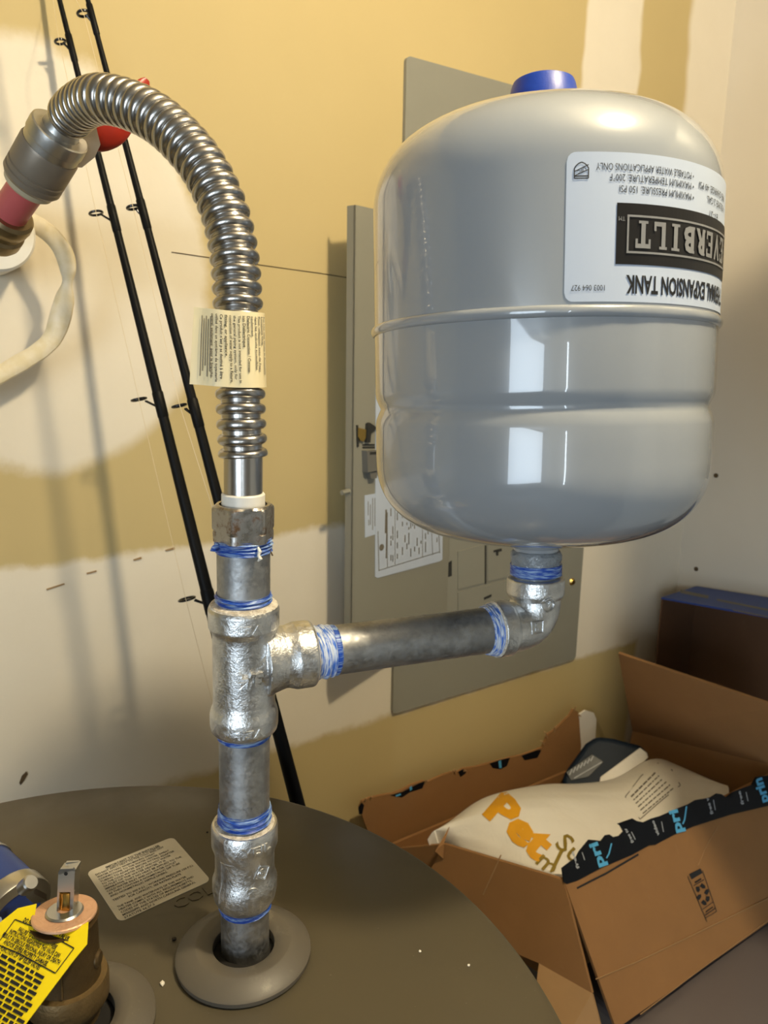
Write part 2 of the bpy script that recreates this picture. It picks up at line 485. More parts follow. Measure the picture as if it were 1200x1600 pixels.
# ceiling lamp (above the frame): plate, socket, bulb
t = thing('ceiling_lamp', 'bare warm bulb in a white ceiling socket above the grey tank', 'lamp', (LAMP.x, LAMP.y, 2.55))
mesh('base_plate', *lathe([(0, 0), (.06, 0), (.055, .012), (.025, .016), (.022, .03), (0, .03)], (LAMP.x, LAMP.y, 2.55), (0, 0, -1)), M['white_plastic'], t)
rb = .035
mesh('bulb', *lathe([(0, -rb)] + [(rb * math.cos(a), rb * math.sin(a)) for a in [math.radians(-75 + 15 * i) for i in range(11)]] + [(0, rb)], LAMP, (0, 0, 1), 32), M['bulb'], t)

# added cupboard, unseen past the right edge, keeps lamp light off the corner
t = thing('shade_cupboard', 'unseen grey cupboard added on the right wall to shade the corner', 'cupboard', (1.204, 0, -.12 + CZ))
mesh('body', *box(.675, 1.204, -.30, .31, -.12 + CZ, .40 + CZ), M['latch'], t, smooth=0)
for a, b in ((-.298, .003), (.007, .308)): mesh('door', *box(.660, .675, a, b, -.118 + CZ, .398 + CZ), M['latch'], t, smooth=0)
for y in (-.02, .03): mesh('handle', *cyl((.652, y, -.07 + CZ), (.652, y, .05 + CZ), .005, 12), M['dull'], t)

# ------------------------------------------------------------------ water heater
ZH = -.333 + CZ
HC = Vector((.018, .318, 0)); HR = .268
wh = thing('water_heater', 'large grey-brown cylindrical water heater under the galvanized pipes', 'water heater', (HC.x, HC.y, 0))
hb = Vector((HC.x, HC.y, 0))
mesh('jacket', *lathe([(0, .02), (HR - .006, .02), (HR - .006, ZH - .02), (0, ZH - .02)], hb, (0, 0, 1), 96), M['heater'], wh)
PB = PZ(383, 1482, -.333)                                  # pipe through the lid
VB = PZ(108, 1592, -.333)                                  # relief valve through the lid
hpr = [(HR - .0055, ZH - .05), (HR, ZH - .05), (HR, ZH - .006), (HR - .0015, ZH - .002), (HR - .005, ZH)]
mesh('lid', *lathe(hpr + [(HR * .7, ZH), (HR * .35, ZH), (0, ZH)], hb, (0, 0, 1), 128), M['heater'], wh)
def flange(P, R, rh):
    pr = [(R - .001, 0), (R, .0012), (R, .0034), (R - .0012, .0046), (R * .72, .0092), (R * .69, .0094), (R * .60, .0086), (rh + .001, .0078), (rh, .007), (rh, .0012)]
    f = mesh('pipe_flange', *lathe(pr, (P.x, P.y, ZH), (0, 0, 1), 64), M['flange'], wh)
    mesh('hole', *lathe([(0, 0), (rh + .0008, 0)], (P.x, P.y, ZH + .0016), (0, 0, 1), 40), M['dark'], f)
flange(PZ(381, 1482, -.329), .0372, .0170)
flange(PZ(112, 1598, -.329), .0400, .0205)
# sticker on the lid
A_, B_, D_ = (PZ(*q, -.333) for q in ((135, 1363), (270, 1308), (206, 1433)))
ux = (B_ - A_); wl = ux.length * 1.0; ux.normalize(); uy = (D_ - A_); uy -= ux * uy.dot(ux); hl = uy.length; uy.normalize()
def stk(d): return lambda x, y: A_ + ux * x + uy * (hl - y) + Vector((0, 0, d))
rp = rrect(wl, hl, .004); f_ = stk(.0003)
st = mesh('installer_sticker', *slab([f_(*p) for p in rp], (0, 0, 1), .0003), M['sticker'], wh, label='cream paper sticker printed with black installer instructions')
L1 = ['DO NOT APPLY HEAT TO THE COLD AND HOT', 'WATER FITTING WHEN MAKING SWEAT', 'CONNECTIONS TO THE WATER HEATER. SWEAT', 'TUBING TO ADAPTER BEFORE FITTING ADAPTER',
      'TO THE COLD WATER INLET AND HOT WATER', 'OUTLET OF THE WATER HEATER. IT IS', 'IMPERATIVE THAT NO HEAT BE APPLIED TO THE', 'COLD WATER INLET AND HOT WATER OUTLET',
      'AS THEY CONTAIN A NONMETALLIC DIP TUBE', 'AND NONMETALLIC NIPPLE LINERS.']
L2 = ['THE TANK AND WATERWAYS OF THIS WATER', 'HEATER COMPLY WITH ALL REQUIREMENTS AND', 'CODES OF THE STATES OF MASSACHUSETTS,', 'MISSISSIPPI AND NORTH CAROLINA GENERAL', 'STATUTE 66.27.3']
it = [('IMPORTANT TO THE INSTALLER', wl * .5, hl * .918, hl * .036, wl * .62, 'c', .02)]
row = hl * .0495; y = hl * .918 - row * 1.05
cw = wl * .86 / 41
for s in L1: it.append((s, wl * .06, y, hl * .031, cw * len(s), 'l', .015)); y -= row
y -= row * .6
it.append(('TESTED TO 300 P.S.I. - WORKING PRESSURE 150 P.S.I.', wl * .06, y, hl * .031, wl * .90, 'l', .015)); y -= row
it.append(('FOR CAPACITY, SEE RATING PLATE', wl * .5, y, hl * .031, wl * .58, 'c', .015)); y -= row * 1.6
for s in L2: it.append((s, wl * .06, y, hl * .031, cw * len(s), 'l', .015)); y -= row
mesh('printed_text', *put_text(it, stk(.00045)), M['ink'], st, smooth=0)
mesh('heading_rule', *put_rects([(wl * .19, hl * .905, wl * .81, hl * .910)], stk(.00045)), M['ink'], st, smooth=0)
# COLD pressed into the lid
a0 = PZ(277, 1421, -.333); a1 = PZ(358, 1384, -.333); cu = (a1 - a0).normalized(); cv = Vector((-cu.y, cu.x, 0))
V, Fc, tw = text2d('COLD', 0, .02)
sx = (a1 - a0).length / tw; sy = .0085 / .69
mesh('embossed_lettering', [a0 + cu * v.x * sx + cv * v.y * sy + Vector((0, 0, .0003 + v.z * .01)) for v in V], Fc, M['heater'], wh, smooth=0)

# ------------------------------------------------------------------ galvanized riser: pipes, coupling, tee, elbow
dB = (PB - CAM).dot(FW)
Pb = PF(383, 1452, dB); Pt = PF(380, 735, dB); AX = (Pt - Pb).normalized()
def axy(y):
    """point on the riser axis seen at image row y"""
    lo, hi = -.25, .4
    for _ in range(50):
        m = (lo + hi) / 2; p = Pb + AX * m - CAM
        zc = p.dot(c0) / c0.length_squared; py = 800 - F_PX * (p.dot(upv) / upv.length_squared) / zc
        if py > y: lo = m
        else: hi = m
    return lo
def pxr(px, y): return px * zc_of(Pb + AX * axy(y)) / F_PX
RP = .01335
rs = thing('galvanized_pipe_riser', 'galvanized riser of pipe nipples, coupling, tee and side elbow screwed together', 'pipe', PB)
def seg(y0, y1): return Pb + AX * axy(y0), Pb + AX * axy(y1)
def lat(prof_px, seg_n=56):
    return lathe([(r, axy(y)) for r, y in prof_px], Pb, AX, seg_n)
mesh('lower_nipple', *lat([(0, 1497), (RP, 1497), (RP, 1400), (0, 1400)]), M['galv'], rs)
mesh('middle_nipple', *lat([(0, 1290), (RP, 1290), (RP, 1130), (0, 1130)]), M['galv'], rs)
mesh('upper_nipple', *lat([(0, 955), (RP, 955), (RP, 838), (0, 838)]), M['galv'], rs)
# coupling
cp = mesh('coupling', *lat([(0, 1405), (.0150, 1405), (.0168, 1396), (.0177, 1384), (.0177, 1370), (.0166, 1362), (.0161, 1352), (.0161, 1330), (.0168, 1322), (.0179, 1314), (.0179, 1288), (.0172, 1284), (.0140, 1284), (0, 1284)]), M['cast'], rs)
mesh('pipe_dope', *lat([(RP, 1281.5), (.0158, 1283), (.0168, 1285.5), (.0172, 1287)]), M['dope'], cp)
def ridged(y0, y1, r0, n, amp=.0006):
    pr = [(RP, y0)]
    for i in range(n * 4 + 1):
        u = i / (n * 4); pr.append((r0 + amp * math.sin(u * n * 2 * math.pi) + .0003 * noise.noise(Vector((u * 9, y0, 0))), y0 + (y1 - y0) * u))
    return pr + [(RP, y1)]
def wobbly(pr, sd):
    return lathe([(r, axy(y)) for r, y in pr], Pb, AX, 64, None, lambda a, r, t: r + .0005 * noise.noise(Vector((math.cos(a) * 2 + sd, math.sin(a) * 2, t * 900))))
mesh('thread_tape', *wobbly(ridged(1280, 1258, .0139, 3), 1), M['tape'], rs)
mesh('thread_tape', *wobbly(ridged(1415, 1403, .0139, 2), 2), M['tape'], rs)
mesh('thread_tape', *wobbly(ridged(1149, 1135, .0138, 2), 3), M['tape'], rs)
mesh('thread_tape', *wobbly(ridged(945, 926, .0139, 3), 4), M['tape'], rs)
tp = mesh('thread_tape', *wobbly(ridged(861, 839, .0140, 4), 5), M['tape'], rs)
# loose tape ends and strands
q0 = PC(345, 850, .375)
mesh('loose_end', *tube([PC(346, 851, .378), PC(339, 853, .374), PC(334, 857, .373), PC(331, 860, .374), PC(337, 861, .374), PC(342, 858, .376)], [.0012, .0016, .0014, .0012, .001, .0006], 8, .5), M['tape'], tp)
mesh('white_strand', *tube([PC(403, 855, .3735), PC(406, 862, .373), PC(404, 868, .373), PC(407, 873, .373), PC(403, 877, .3735)], [.0006, .0010, .0008, .0011, .0004], 7), M['white_plastic'], tp)
mesh('dark_strand', *tube([PC(420, 858, .385), PC(424, 864, .383), PC(426, 868, .382)], .0004, 6), M['mark'], tp)

# tee
Tt = axy(1034)
TP = Pb + AX * Tt
E0 = PZ(836, 975, TP.z - CZ)                                # elbow corner
BX = (E0 - TP).normalized(); BL_ = (E0 - TP).length
body = lat([(0, 1141), (.0150, 1141), (.0172, 1136), (.0178, 1128), (.0178, 1112), (.0172, 1105), (.0163, 1098), (.0160, 1090), (.0160, 992), (.0163, 985), (.0172, 980), (.0181, 976), (.0181, 950), (.0172, 944), (.0140, 944), (0, 944)], 64)
branch = lathe([(0, 0), (.0158, 0), (.0160, .016), (.0165, .0225), (.0172, .0250), (.0178, .0265), (.0178, .0350), (.0170, .0364), (.0140, .0366), (0, .0366)], TP, BX, 64)
fil = lathe([(0, .008), (.0195, .010), (.0178, .0155), (.0166, .020), (0, .021)], TP, BX, 64)
tee = mesh('tee', *join(body, branch, fil), M['cast'], rs); remesh(tee, .0006, 1)
mesh('pipe_dope', *lat([(RP, 939.5), (.0150, 941), (.0168, 942.5), (.0174, 945)]), M['dope'], tee)
mesh('pipe_dope', *lathe([(RP, .0376), (.0150, .0372), (.0166, .0366), (.0170, .0362)], TP, BX, 48), M['dope'], tee)


def cast_text(s, O, A, hint_from, h, ang, parent, flip=True, ext=.0007, R=.0161, width=None, bold=.02):
    """raised lettering wrapped on a cylinder round axis A through O; ang = degrees from the camera-facing side"""
    V, Fc, tw = text2d(s, bold, .1)
    to = (CAM - O); to -= A * to.dot(A); to.normalize(); rt = A.cross(to)
    sy = h / .69; sx = sy if width is None else width / tw; out = []
    for v in V:
        x = (v.x - tw / 2) * sx; y2 = (v.y - .345) * sy
        if flip: x, y2 = -x, -y2
        a = math.radians(ang) + x / R; r = R + (ext if v.z > 0 else -.0004)
        out.append(O + A * y2 + (to * math.cos(a) + rt * math.sin(a)) * r)
    mesh('cast_lettering', out, Fc, M['cast'], parent, smooth=0)
cast_text('3/4', Pb + AX * axy(1044), AX, None, .0068, 10, tee, True, .0020, .0161, None, .05)
cast_text('VEIL', Pb + AX * axy(1124), AX, None, .0042, 8, tee, True, .0005, .0178, .017)
cast_text('VEIL', Pb + AX * axy(967), AX, None, .0042, 5, tee, True, .0005, .0181, .017)
cast_text('VEIL', Pb + AX * axy(1301), AX, None, .0046, 22, cp, False, .0005, .0179, .017)
# coupling marks: circled C and a tilted square holding a G
def ring_mark(O, A, R, ang, rad, shape, parent, w=.0007, rot=0):
    to = (CAM - O); to -= A * to.dot(A); to.normalize(); rt = A.cross(to)
    n = 28 if shape == 'c' else 4
    P = []
    for i in range(n + 1):
        a = 2 * math.pi * i / n + rot; u, v = rad * math.cos(a), rad * math.sin(a)
        an = math.radians(ang) + u / R; P.append(O + A * v + (to * math.cos(an) + rt * math.sin(an)) * (R + .0002))
    mesh('cast_mark', *tube(P, w * .7, 6), M['cast'], parent)
ring_mark(Pb + AX * axy(1366), AX, .0163, 14, .0029, 'c', cp)
cast_text('C', Pb + AX * axy(1366), AX, None, .0026, 14, cp, False, .0007, .0163)
ring_mark(Pb + AX * axy(1341), AX, .0161, 34, .0048, 's', cp, .0008, math.pi / 2 + .3)
ring_mark(Pb + AX * axy(1341), AX, .0161, 34, .0026, 'c', cp)
cast_text('G', Pb + AX * axy(1341), AX, None, .0026, 34, cp, False, .0007, .0161)
for dx0, dx1, yy0, yy1 in ((-50, -50, 1325, 1385), (-50, -20, 1325, 1323)):
    pts = []
    for i in range(6):
        u = i / 5; an = math.radians(dx0 + (dx1 - dx0) * u); O = Pb + AX * axy(yy0 + (yy1 - yy0) * u)
        to = (CAM - O); to -= AX * to.dot(AX); to.normalize(); rt = AX.cross(to); rr_ = .0178 if yy0 + (yy1 - yy0) * u > 1366 else .0163
        pts.append(O + (to * math.cos(an) + rt * math.sin(an)) * rr_)
    mesh('cast_ridge', *tube(pts, .0005, 6), M['cast'], cp)

# side pipe and elbow
XE0 = BL_ - .0285
hp = mesh('side_pipe', *lathe([(0, .030), (RP, .030), (RP, XE0 + .004), (0, XE0 + .004)], TP, BX, 56), M['galv'], rs)
V, Fc = lathe([(.0134, .0372)] + [(.0143 + .0004 * math.sin(i * 1.3), .0372 + i * .0009) for i in range(11)] + [(.0134, .0474)], TP, BX, 56, None, lambda a, r, t: r + .0003 * noise.noise(Vector((math.cos(a) * 2, math.sin(a) * 2, t * 700))))
mesh('thread_tape', V, Fc, M['tape2'], rs)
mesh('thread_tape', *lathe([(.0134, .0465)] + [(.0140, .0470 + i * .001) for i in range(3)] + [(.0134, .050)], TP, BX, 56, None, lambda a, r, t: r + .0003 * math.sin(a * 2)), M['tape'], rs)
V, Fc = lathe([(.0134, XE0 - .0062)] + [(.0140 + .0003 * (i % 2) + .0002 * i, XE0 - .006 + i * .0008) for i in range(8)] + [(.0155, XE0 + .0004)], TP, BX, 56)
mesh('thread_tape', V, Fc, M['tape2'], rs)
tt_top = PF(849, 135, (E0 - CAM).dot(FW) + .0228); TA = (tt_top - E0).normalized()
# elbow sweep
bend = .0165
a_s = E0 - BX * bend; a_e = E0 + TA * bend
pts = [E0 - BX * .0285] + [E0 - BX * .022]
for i in range(13):
    u = i / 12; pts.append((1 - u) ** 2 * a_s + 2 * u * (1 - u) * E0 + u * u * a_e)
pts += [E0 + TA * .022, E0 + TA * .0285]
el = join(tube(pts, .0150, 40), lathe([(0, -.0288), (.0155, -.0288), (.0168, -.0278), (.0169, -.0205), (.0160, -.0185), (0, -.018)], E0, BX, 48),
          lathe([(0, .0172), (.0158, .0172), (.0170, .0192), (.0171, .0278), (.0164, .0288), (0, .0288)], E0, TA, 48))
elb = mesh('elbow', *el, M['cast'], rs); remesh(elb, .0006, 1)
mesh('pipe_dope', *lathe([(RP, -.0296), (.0150, -.0294), (.0160, -.0288), (.0166, -.0281)], E0, BX, 48), M['dope'], elb)
cast_text('VEIL', E0 + TA * .0235, TA, None, .0040, 4, elb, False, .0005, .0171, .016)
def el_mark(px, py, shape, rad, rot=0):
    # ray onto the elbow body, mark lies on its surface
    from mathutils.bvhtree import BVHTree
    me = elb.data; vs = [v.co + LOC[elb] for v in me.vertices]; bt = BVHTree.FromPolygons(vs, [tuple(p.vertices) for p in me.polygons])
    n = 24 if shape == 'c' else 4; P = []
    hit = bt.ray_cast(CAM, ray(px, py).normalized())
    if hit[0] is None: return
    U, Vv, N = frame(hit[1], (0, 0, 1))
    for i in range(n + 1):
        a = 2 * math.pi * i / n + rot; q = hit[0] + U * rad * math.cos(a) + Vv * rad * math.sin(a)
        h2 = bt.find_nearest(q); P.append(h2[0] + h2[1] * .0002)
    mesh('cast_mark', *tube(P, .0006, 6), M['cast'], elb)
    V, Fc, tw = text2d('V' if shape == 'c' else 'S', .03, .1); s_ = rad * .9 / .69; o2 = []
    for v in V:
        q = hit[0] + U * (v.y - .345) * s_ - Vv * (v.x - tw / 2) * s_; h2 = bt.find_nearest(q); o2.append(h2[0] + h2[1] * (.0006 if v.z > 0 else -.0003))
    mesh('cast_lettering', o2, Fc, M['cast'], elb, smooth=0)
el_mark(856, 944, 'c', .0042); el_mark(840, 980, 's', .0050, math.pi / 4)

# ------------------------------------------------------------------ expansion tank
TO = E0
tk = thing('expansion_tank', 'glossy light grey expansion tank with an upside-down white label and blue cap', 'tank', E0 + TA * .053)
R1 = .094
HG, HW = .1286, .1718                                        # groove and weld seam, along the axis from the elbow
pr = []
for i in range(22):
    a = math.pi / 2 * i / 21; pr.append((R1 * math.sin(a) ** .55 if i else 0, .053 + .047 * (1 - math.cos(a) ** .9)))
pr += [(R1, .110), (R1, HG - .0090), (R1 - .0004, HG - .0060), (R1 - .0018, HG - .0025), (R1 - .0030, HG), (R1 - .0018, HG + .0025), (R1 - .0004, HG + .0060), (R1, HG + .0090), (R1, .16), (R1, .20)]
for i in range(26):
    a = math.pi / 2 * i / 25; pr.append((R1 * max(0, math.cos(a)) ** .51 if i < 25 else 0, .237 + .0455 * math.sin(a)))
mesh('shell', *lathe(pr, TO, TA, 128), M['tank'], tk, smooth=60)
rg = [(R1 - .001, HW - .003)] + [(R1 + .0001 + .0019 * math.sin(a), HW - .0027 * math.cos(a)) for a in [math.radians(18 * i) for i in range(11)]] + [(R1 - .001, HW + .003)]
mesh('weld_seam', *lathe(rg, TO, TA, 128, None, lambda a, r, t: r + .00025 * noise.noise(Vector((a * 9, t * 300, 0)))), M['tank'], tk)
nk = mesh('neck', *lathe([(0, .056), (.0205, .056), (.0190, .0525), (.0160, .0495), (.0136, .047), (.0128, .043), (.0128, .026), (0, .026)], TO, TA, 48), M['tank'], tk)
mesh('sealant', *lathe([(.0128, .0455), (.0142, .0448), (.0150, .043), (.0152, .0405), (.0143, .0385), (.0147, .0365), (.0139, .0345), (.0143, .0315), (.0128, .0290)], TO, TA, 64, None,
     lambda a, r, t: r + .0009 * noise.noise(Vector((math.cos(a) * 4, math.sin(a) * 4, t * 500)))), M['sealant'], tk)
V, Fc = lathe([(.0128, .0375)] + [(.0150 + .0003 * (i % 2), .0370 - i * .0009) for i in range(8)] + [(.0128, .0295)], TO, TA, 64)
mesh('thread_tape', V, Fc, M['tape'], tk)
cpk = [(0, .275), (.0205, .275), (.0205, .286), (.0190, .295), (.0174, .3025), (.0165, .3045), (.0145, .3055), (0, .3058)]
mesh('valve_cap', *lathe(cpk, TO, TA, 48), M['cap'], tk, label='blue plastic valve cap')

# label on the tank, printed upside down; (arc, height) in metres on the shell
def cyl_hit(x, y, R=R1):
    d = ray(x, y); o = CAM - TO; A = TA
    d2 = d - A * d.dot(A); o2 = o - A * o.dot(A)
    a = d2.length_squared; b = 2 * d2.dot(o2); c = o2.length_squared - R * R; D = b * b - 4 * a * c
    tt = (-b - math.sqrt(max(0, D))) / (2 * a); p = CAM + d * tt
    rel = p - TO; h = rel.dot(A); rad = rel - A * h
    to = (CAM - TO); to -= A * to.dot(A); to.normalize(); rt = A.cross(to)
    return math.atan2(rad.dot(rt), rad.dot(to)) * R, h
_to = (CAM - TO); _to -= TA * _to.dot(TA); _to.normalize(); _rt = TA.cross(_to)
def shell(off): return lambda s, h: TO + TA * h + (_to * math.cos(s / R1) + _rt * math.sin(s / R1)) * (R1 + off)
sL, hB = cyl_hit(881, 472); _, hT = cyl_hit(884, 238)
sR = sL + .150
# grid sheet with rounded left corners
V = []; Fc = []; NX = 48; rc = .004
for i in range(NX + 1):
    s = sL + (sR - sL) * (i / NX) ** 1.4; e = min(s - sL, sR - s); ins = 0 if e >= rc else rc - math.sqrt(max(0, rc * rc - (rc - e) ** 2))
    V += [shell(.0003)(s, hB + ins), shell(.0003)(s, hT - ins)]
for i in range(NX): Fc.append((2 * i, 2 * i + 2, 2 * i + 3, 2 * i + 1))
lb = mesh('tank_label', V, Fc, M['label'], tk, label='white paper label with black print, upside down')
# printed matter: text coordinates p = -s, q = -h (the label is upside down)
def up(off): f = shell(off); return lambda p, q: f(-p, -q)
def rng(xa, xb, y): return cyl_hit(xa, y)[0], cyl_hit(xb, y)[0]
def hh(x, y): return cyl_hit(x, y)[1]
it = []
def line(s, xl, xr, yt, yb, bold=0.0, xref=None):
    a, b = rng(xl, xr, (yt + yb) / 2); xr0 = xref or xl; h1, h0 = hh(xr0, yt), hh(xr0, yb)
    it.append((s, -b, -h1, h1 - h0, b - a, 'l', bold))
line('\u2022 POTABLE WATER APPLICATIONS ONLY', 931, 1083, 255, 266, .0)
line('\u2022 MAXIMUM TEMPERATURE: 200\u00b0F', 952, 1083, 272, 283, .0)
line('\u2022 MAXIMUM PRESSURE: 150 PSI', 967, 1083, 290, 301, .0)
line('1003 064 927', 892, 944, 446, 455, .0)
a, b = rng(977, 1100, 440); h1, h0 = hh(977, 431), hh(977, 458)
wf = (b - a) * text2d('THERMAL EXPANSION TANK', .03)[2] / text2d('EXPANSION TANK', .03)[2]
it.append(('THERMAL EXPANSION TANK', -(a + wf), -h1, h1 - h0, wf, 'l', .03))
pc, _ = rng(1091, 1120, 280)
for s, dy in (('PRE-CHARGE: 40 PSI', .0), ('VOLUME: 2 GAL', .0), ('ET-2T', .0)): pass
hq = hh(1083, 283)
it.append(('PRE-CHARGE: 40 PSI', -(pc + .034), -hh(1088, 283), .0030, .034, 'l', 0))
it.append(('VOLUME: 2 GAL', -(pc + .034), -hh(1088, 301), .0030, .026, 'l', 0))
it.append(('ET-2T', -(pc + .022), -hh(1088, 323), .0030, .012, 'l', 0))
mesh('printed_text', *put_text(it, up(.0006)), M['ink'], lb, smooth=0)
bL = rng(962, 1000, 365)[0]; bT, bB = hh(963, 317), hh(963, 413)
mesh('black_panel', *put_rects([(bL, bB, bL + .098, bT)], shell(.0006), 40), M['inkbar'], lb, smooth=0)
fL = rng(978, 1000, 365)[0]; fT, fB = hh(979, 336), hh(979, 396); fw_ = .0009; fR = fL + .085
mesh('silver_frame', *join(put_rects([(fL, fB, fR, fB + fw_), (fL, fT - fw_, fR, fT)], shell(.0010), 40), put_rects([(fL, fB, fL + fw_, fT), (fR - fw_, fB, fR, fT)], shell(.0010))), M['silver'], lb, smooth=0)
# block letters with slab serifs
def slab_letter(ch):
    P = {'I': [(.36, 0, .64, 1)], 'L': [(.16, 0, .42, 1), (.16, 0, .92, .16), (.78, .16, .92, .34)], 'T': [(.37, 0, .63, 1), (.04, .84, .96, 1), (.04, .66, .17, .84), (.83, .66, .96, .84)],
         'E': [(.12, 0, .38, 1), (.12, 0, .9, .15), (.12, .85, .9, 1), (.12, .43, .66, .57), (.77, .15, .9, .32), (.77, .68, .9, .85)]}
    return P.get(ch, []) + {'I': [(.2, 0, .8, .1), (.2, .9, .8, 1)], 'L': [(.04, .9, .56, 1)], 'T': [(.22, 0, .78, .1)]}.get(ch, [])
xs0 = rng(989, 1010, 365)[0]; lt, lbm = hh(990, 345), hh(990, 388)
parts = []; f10 = up(.0011)
wch = .0092; word = 'EVERBILT'; p0 = -(xs0 + wch * len(word))
for i, ch in enumerate(word):
    px0 = p0 + i * wch + wch * .04; ww = wch * .92
    if ch in 'ILTE':
        parts.append(put_rects([(px0 + a * ww, -lt + b * (lt - lbm), px0 + c * ww, -lt + d * (lt - lbm)) for a, b, c, d in slab_letter(ch)], f10, 1))
    else:
        V, Fc, tw = text2d(ch, .045); ys = [v.y for v in V]; y0, y1 = min(ys), max(ys)
        parts.append(([f10(px0 + ww * .05 + v.x / tw * ww * .9, -lt + (v.y - y0) / (y1 - y0) * (lt - lbm)) for v in V], Fc))
        if ch != 'V': parts.append(put_rects([(px0, -lt, px0 + ww * .3, -lt + (lt - lbm) * .1)], f10))
        parts.append(put_rects([(px0, -lt + (lt - lbm) * .9, px0 + ww * .3, -lt + (lt - lbm))], f10))
mesh('silver_lettering', *join(*parts), M['silver'], lb, smooth=0)
tms = rng(968, 975, 343)
mesh('small_print', *put_text([('TM', -tms[1], -hh(970, 339), .0018, .003, 'l', 0)], up(.0010)), M['silver'], lb, smooth=0)
# shield mark: outline, diagonal band, small letters
a, b = rng(897, 919, 270); hT2, hB2 = hh(908, 254), hh(908, 279)
cxs = -(a + b) / 2; hw = (b - a) / 2; y0 = -hT2 ; y1 = -hB2
f6 = up(.0006); Pm = [(-1, 0), (-1, .62), (-.75, .80), (-.4, .93), (0, 1), (.4, .93), (.75, .80), (1, .62), (1, 0)]
# drawn point up in the picture, so it stands on its point in label coordinates
O2 = [(cxs + u * hw, y1 + (y0 - y1) * v) for u, v in Pm]
def strokes(P, w, f, close=True):
    out = []; n = len(P)
    for i in range(n if close else n - 1):
        (ax, ay), (bx_, by) = P[i], P[(i + 1) % n]; dx, dy = bx_ - ax, by - ay; L = math.hypot(dx, dy) or 1; nx, ny = -dy / L * w / 2, dx / L * w / 2
        out.append(([f(ax + nx, ay + ny), f(ax - nx, ay - ny), f(bx_ - nx, by - ny), f(bx_ + nx, by + ny)], [(0, 1, 2, 3)]))
    return join(*out)
mk = [strokes(O2, .0005, f6), strokes([(cxs - hw, y1 + (y0 - y1) * .55), (cxs + hw, y1 + (y0 - y1) * .15)], .0004, f6, False), strokes([(cxs - hw, y1 + (y0 - y1) * .85), (cxs + hw, y1 + (y0 - y1) * .42)], .0004, f6, False)]
V, Fc, tw = text2d('UPC'); an = math.atan2((y0 - y1) * -.42, 2 * hw); sc_ = hw * 1.25 / tw; o2 = []
for v in V:
    x, y2 = (v.x - tw / 2) * sc_, (v.y - .35) * sc_; x, y2 = x, y2
    o2.append(f6(cxs + x * math.cos(an) - y2 * math.sin(an), y1 + (y0 - y1) * .49 + x * math.sin(an) + y2 * math.cos(an)))
mk.append((o2, Fc))
mk.append(put_rects([(cxs - hw, y1 - .0012, cxs + hw, y1 - .0006)], f6))
mesh('shield_mark', *join(*mk), M['ink'], lb, smooth=0)

# ------------------------------------------------------------------ corrugated connector
fx = thing('flexible_connector', 'shiny corrugated stainless steel water connector arching to the left', 'pipe', Pb + AX * axy(838))
hx = 9
# hex nut
rA = pxr(48.5, 820); hexr = rA * math.cos(math.radians(30)) * 1.02
def hexf(rot):
    def f(a, r, t):
        b = (a - rot) % (math.pi / 3) - math.pi / 6
        return min(r, hexr / math.cos(b)) if r > .012 else r
    return f
tN0, tN1 = axy(829), axy(787)
rm = rA
np_ = [(.0128, tN0 - .0045), (.0150, tN0 - .0045), (.0152, tN0), (.0150, tN0 + .0002), (rm * .93, tN0 + .0002), (rm, tN0 + .0018), (rm * 1.03, tN0 + .003)] + [(rm * 1.03, tN0 + .003 + (tN1 - tN0 - .005) * i / 6) for i in range(1, 7)] + [(rm * .96, tN1 - .001), (rm * .86, tN1), (.0118, tN1)]
to = (CAM - Pb); to -= AX * to.dot(AX); to.normalize()
nut = mesh('hex_nut', *lathe(np_, Pb, AX, 96, to, hexf(math.radians(-20))), M['nut'], fx, smooth=25)
rb_ = .0107
mesh('insulating_bushing', *lathe([(.0090, axy(800)), (rb_, axy(800)), (rb_, axy(772)), (rb_ - .0006, axy(770)), (.0090, axy(770))], Pb, AX, 48), M['white_plastic'], fx, label='white plastic bushing above the nut')
# path
KP = [(378.5, 712), (377, 660), (375, 600), (373.5, 540), (371.5, 475), (366, 400), (352, 335), (326, 275), (292, 228), (250, 189), (205, 165), (165, 155)]
KZ = [.3745, .3725, .371, .370, .3695, .3695, .370, .372, .375, .379, .385, .391]
path3 = [PC(x, y, z) for (x, y), z in zip(KP, KZ)] + [PC(140, 159, .402), PC(120, 171, .413), PC(108, 184, .4215)]
tb0, tb1 = Pb + AX * axy(795), Pb + AX * axy(712)
path3[0] = tb1
PH, LH = spline(path3, 1200)
pitch = .0072; ro, ri = .01205, .0094
rad = []
for i in range(1200):
    u = min(1.0, max(0.0, (i / 1199 - .38) / .45)); u = u * u * (3 - 2 * u)      # 0 where the hose is straight, 1 in the tight bend
    ph_acc = (ph_acc + LH / 1199 / (pitch * (1 - .24 * u))) if i else 0.35
    c_ = max(0.0, 1 - ((ph_acc % 1.0 - .5) / (.36 + .12 * u)) ** 2); rad.append(ri + .0010 * u + (ro - ri - .0010 * u) * math.sqrt(c_))
ht = mesh('corrugated_tube', *tube(PH, rad, 40), M['steel'], fx, smooth=180)
mesh('smooth_cuff', *cyl(tb0, tb1 + AX * .0005, .00945, 40), M['steel'], fx)
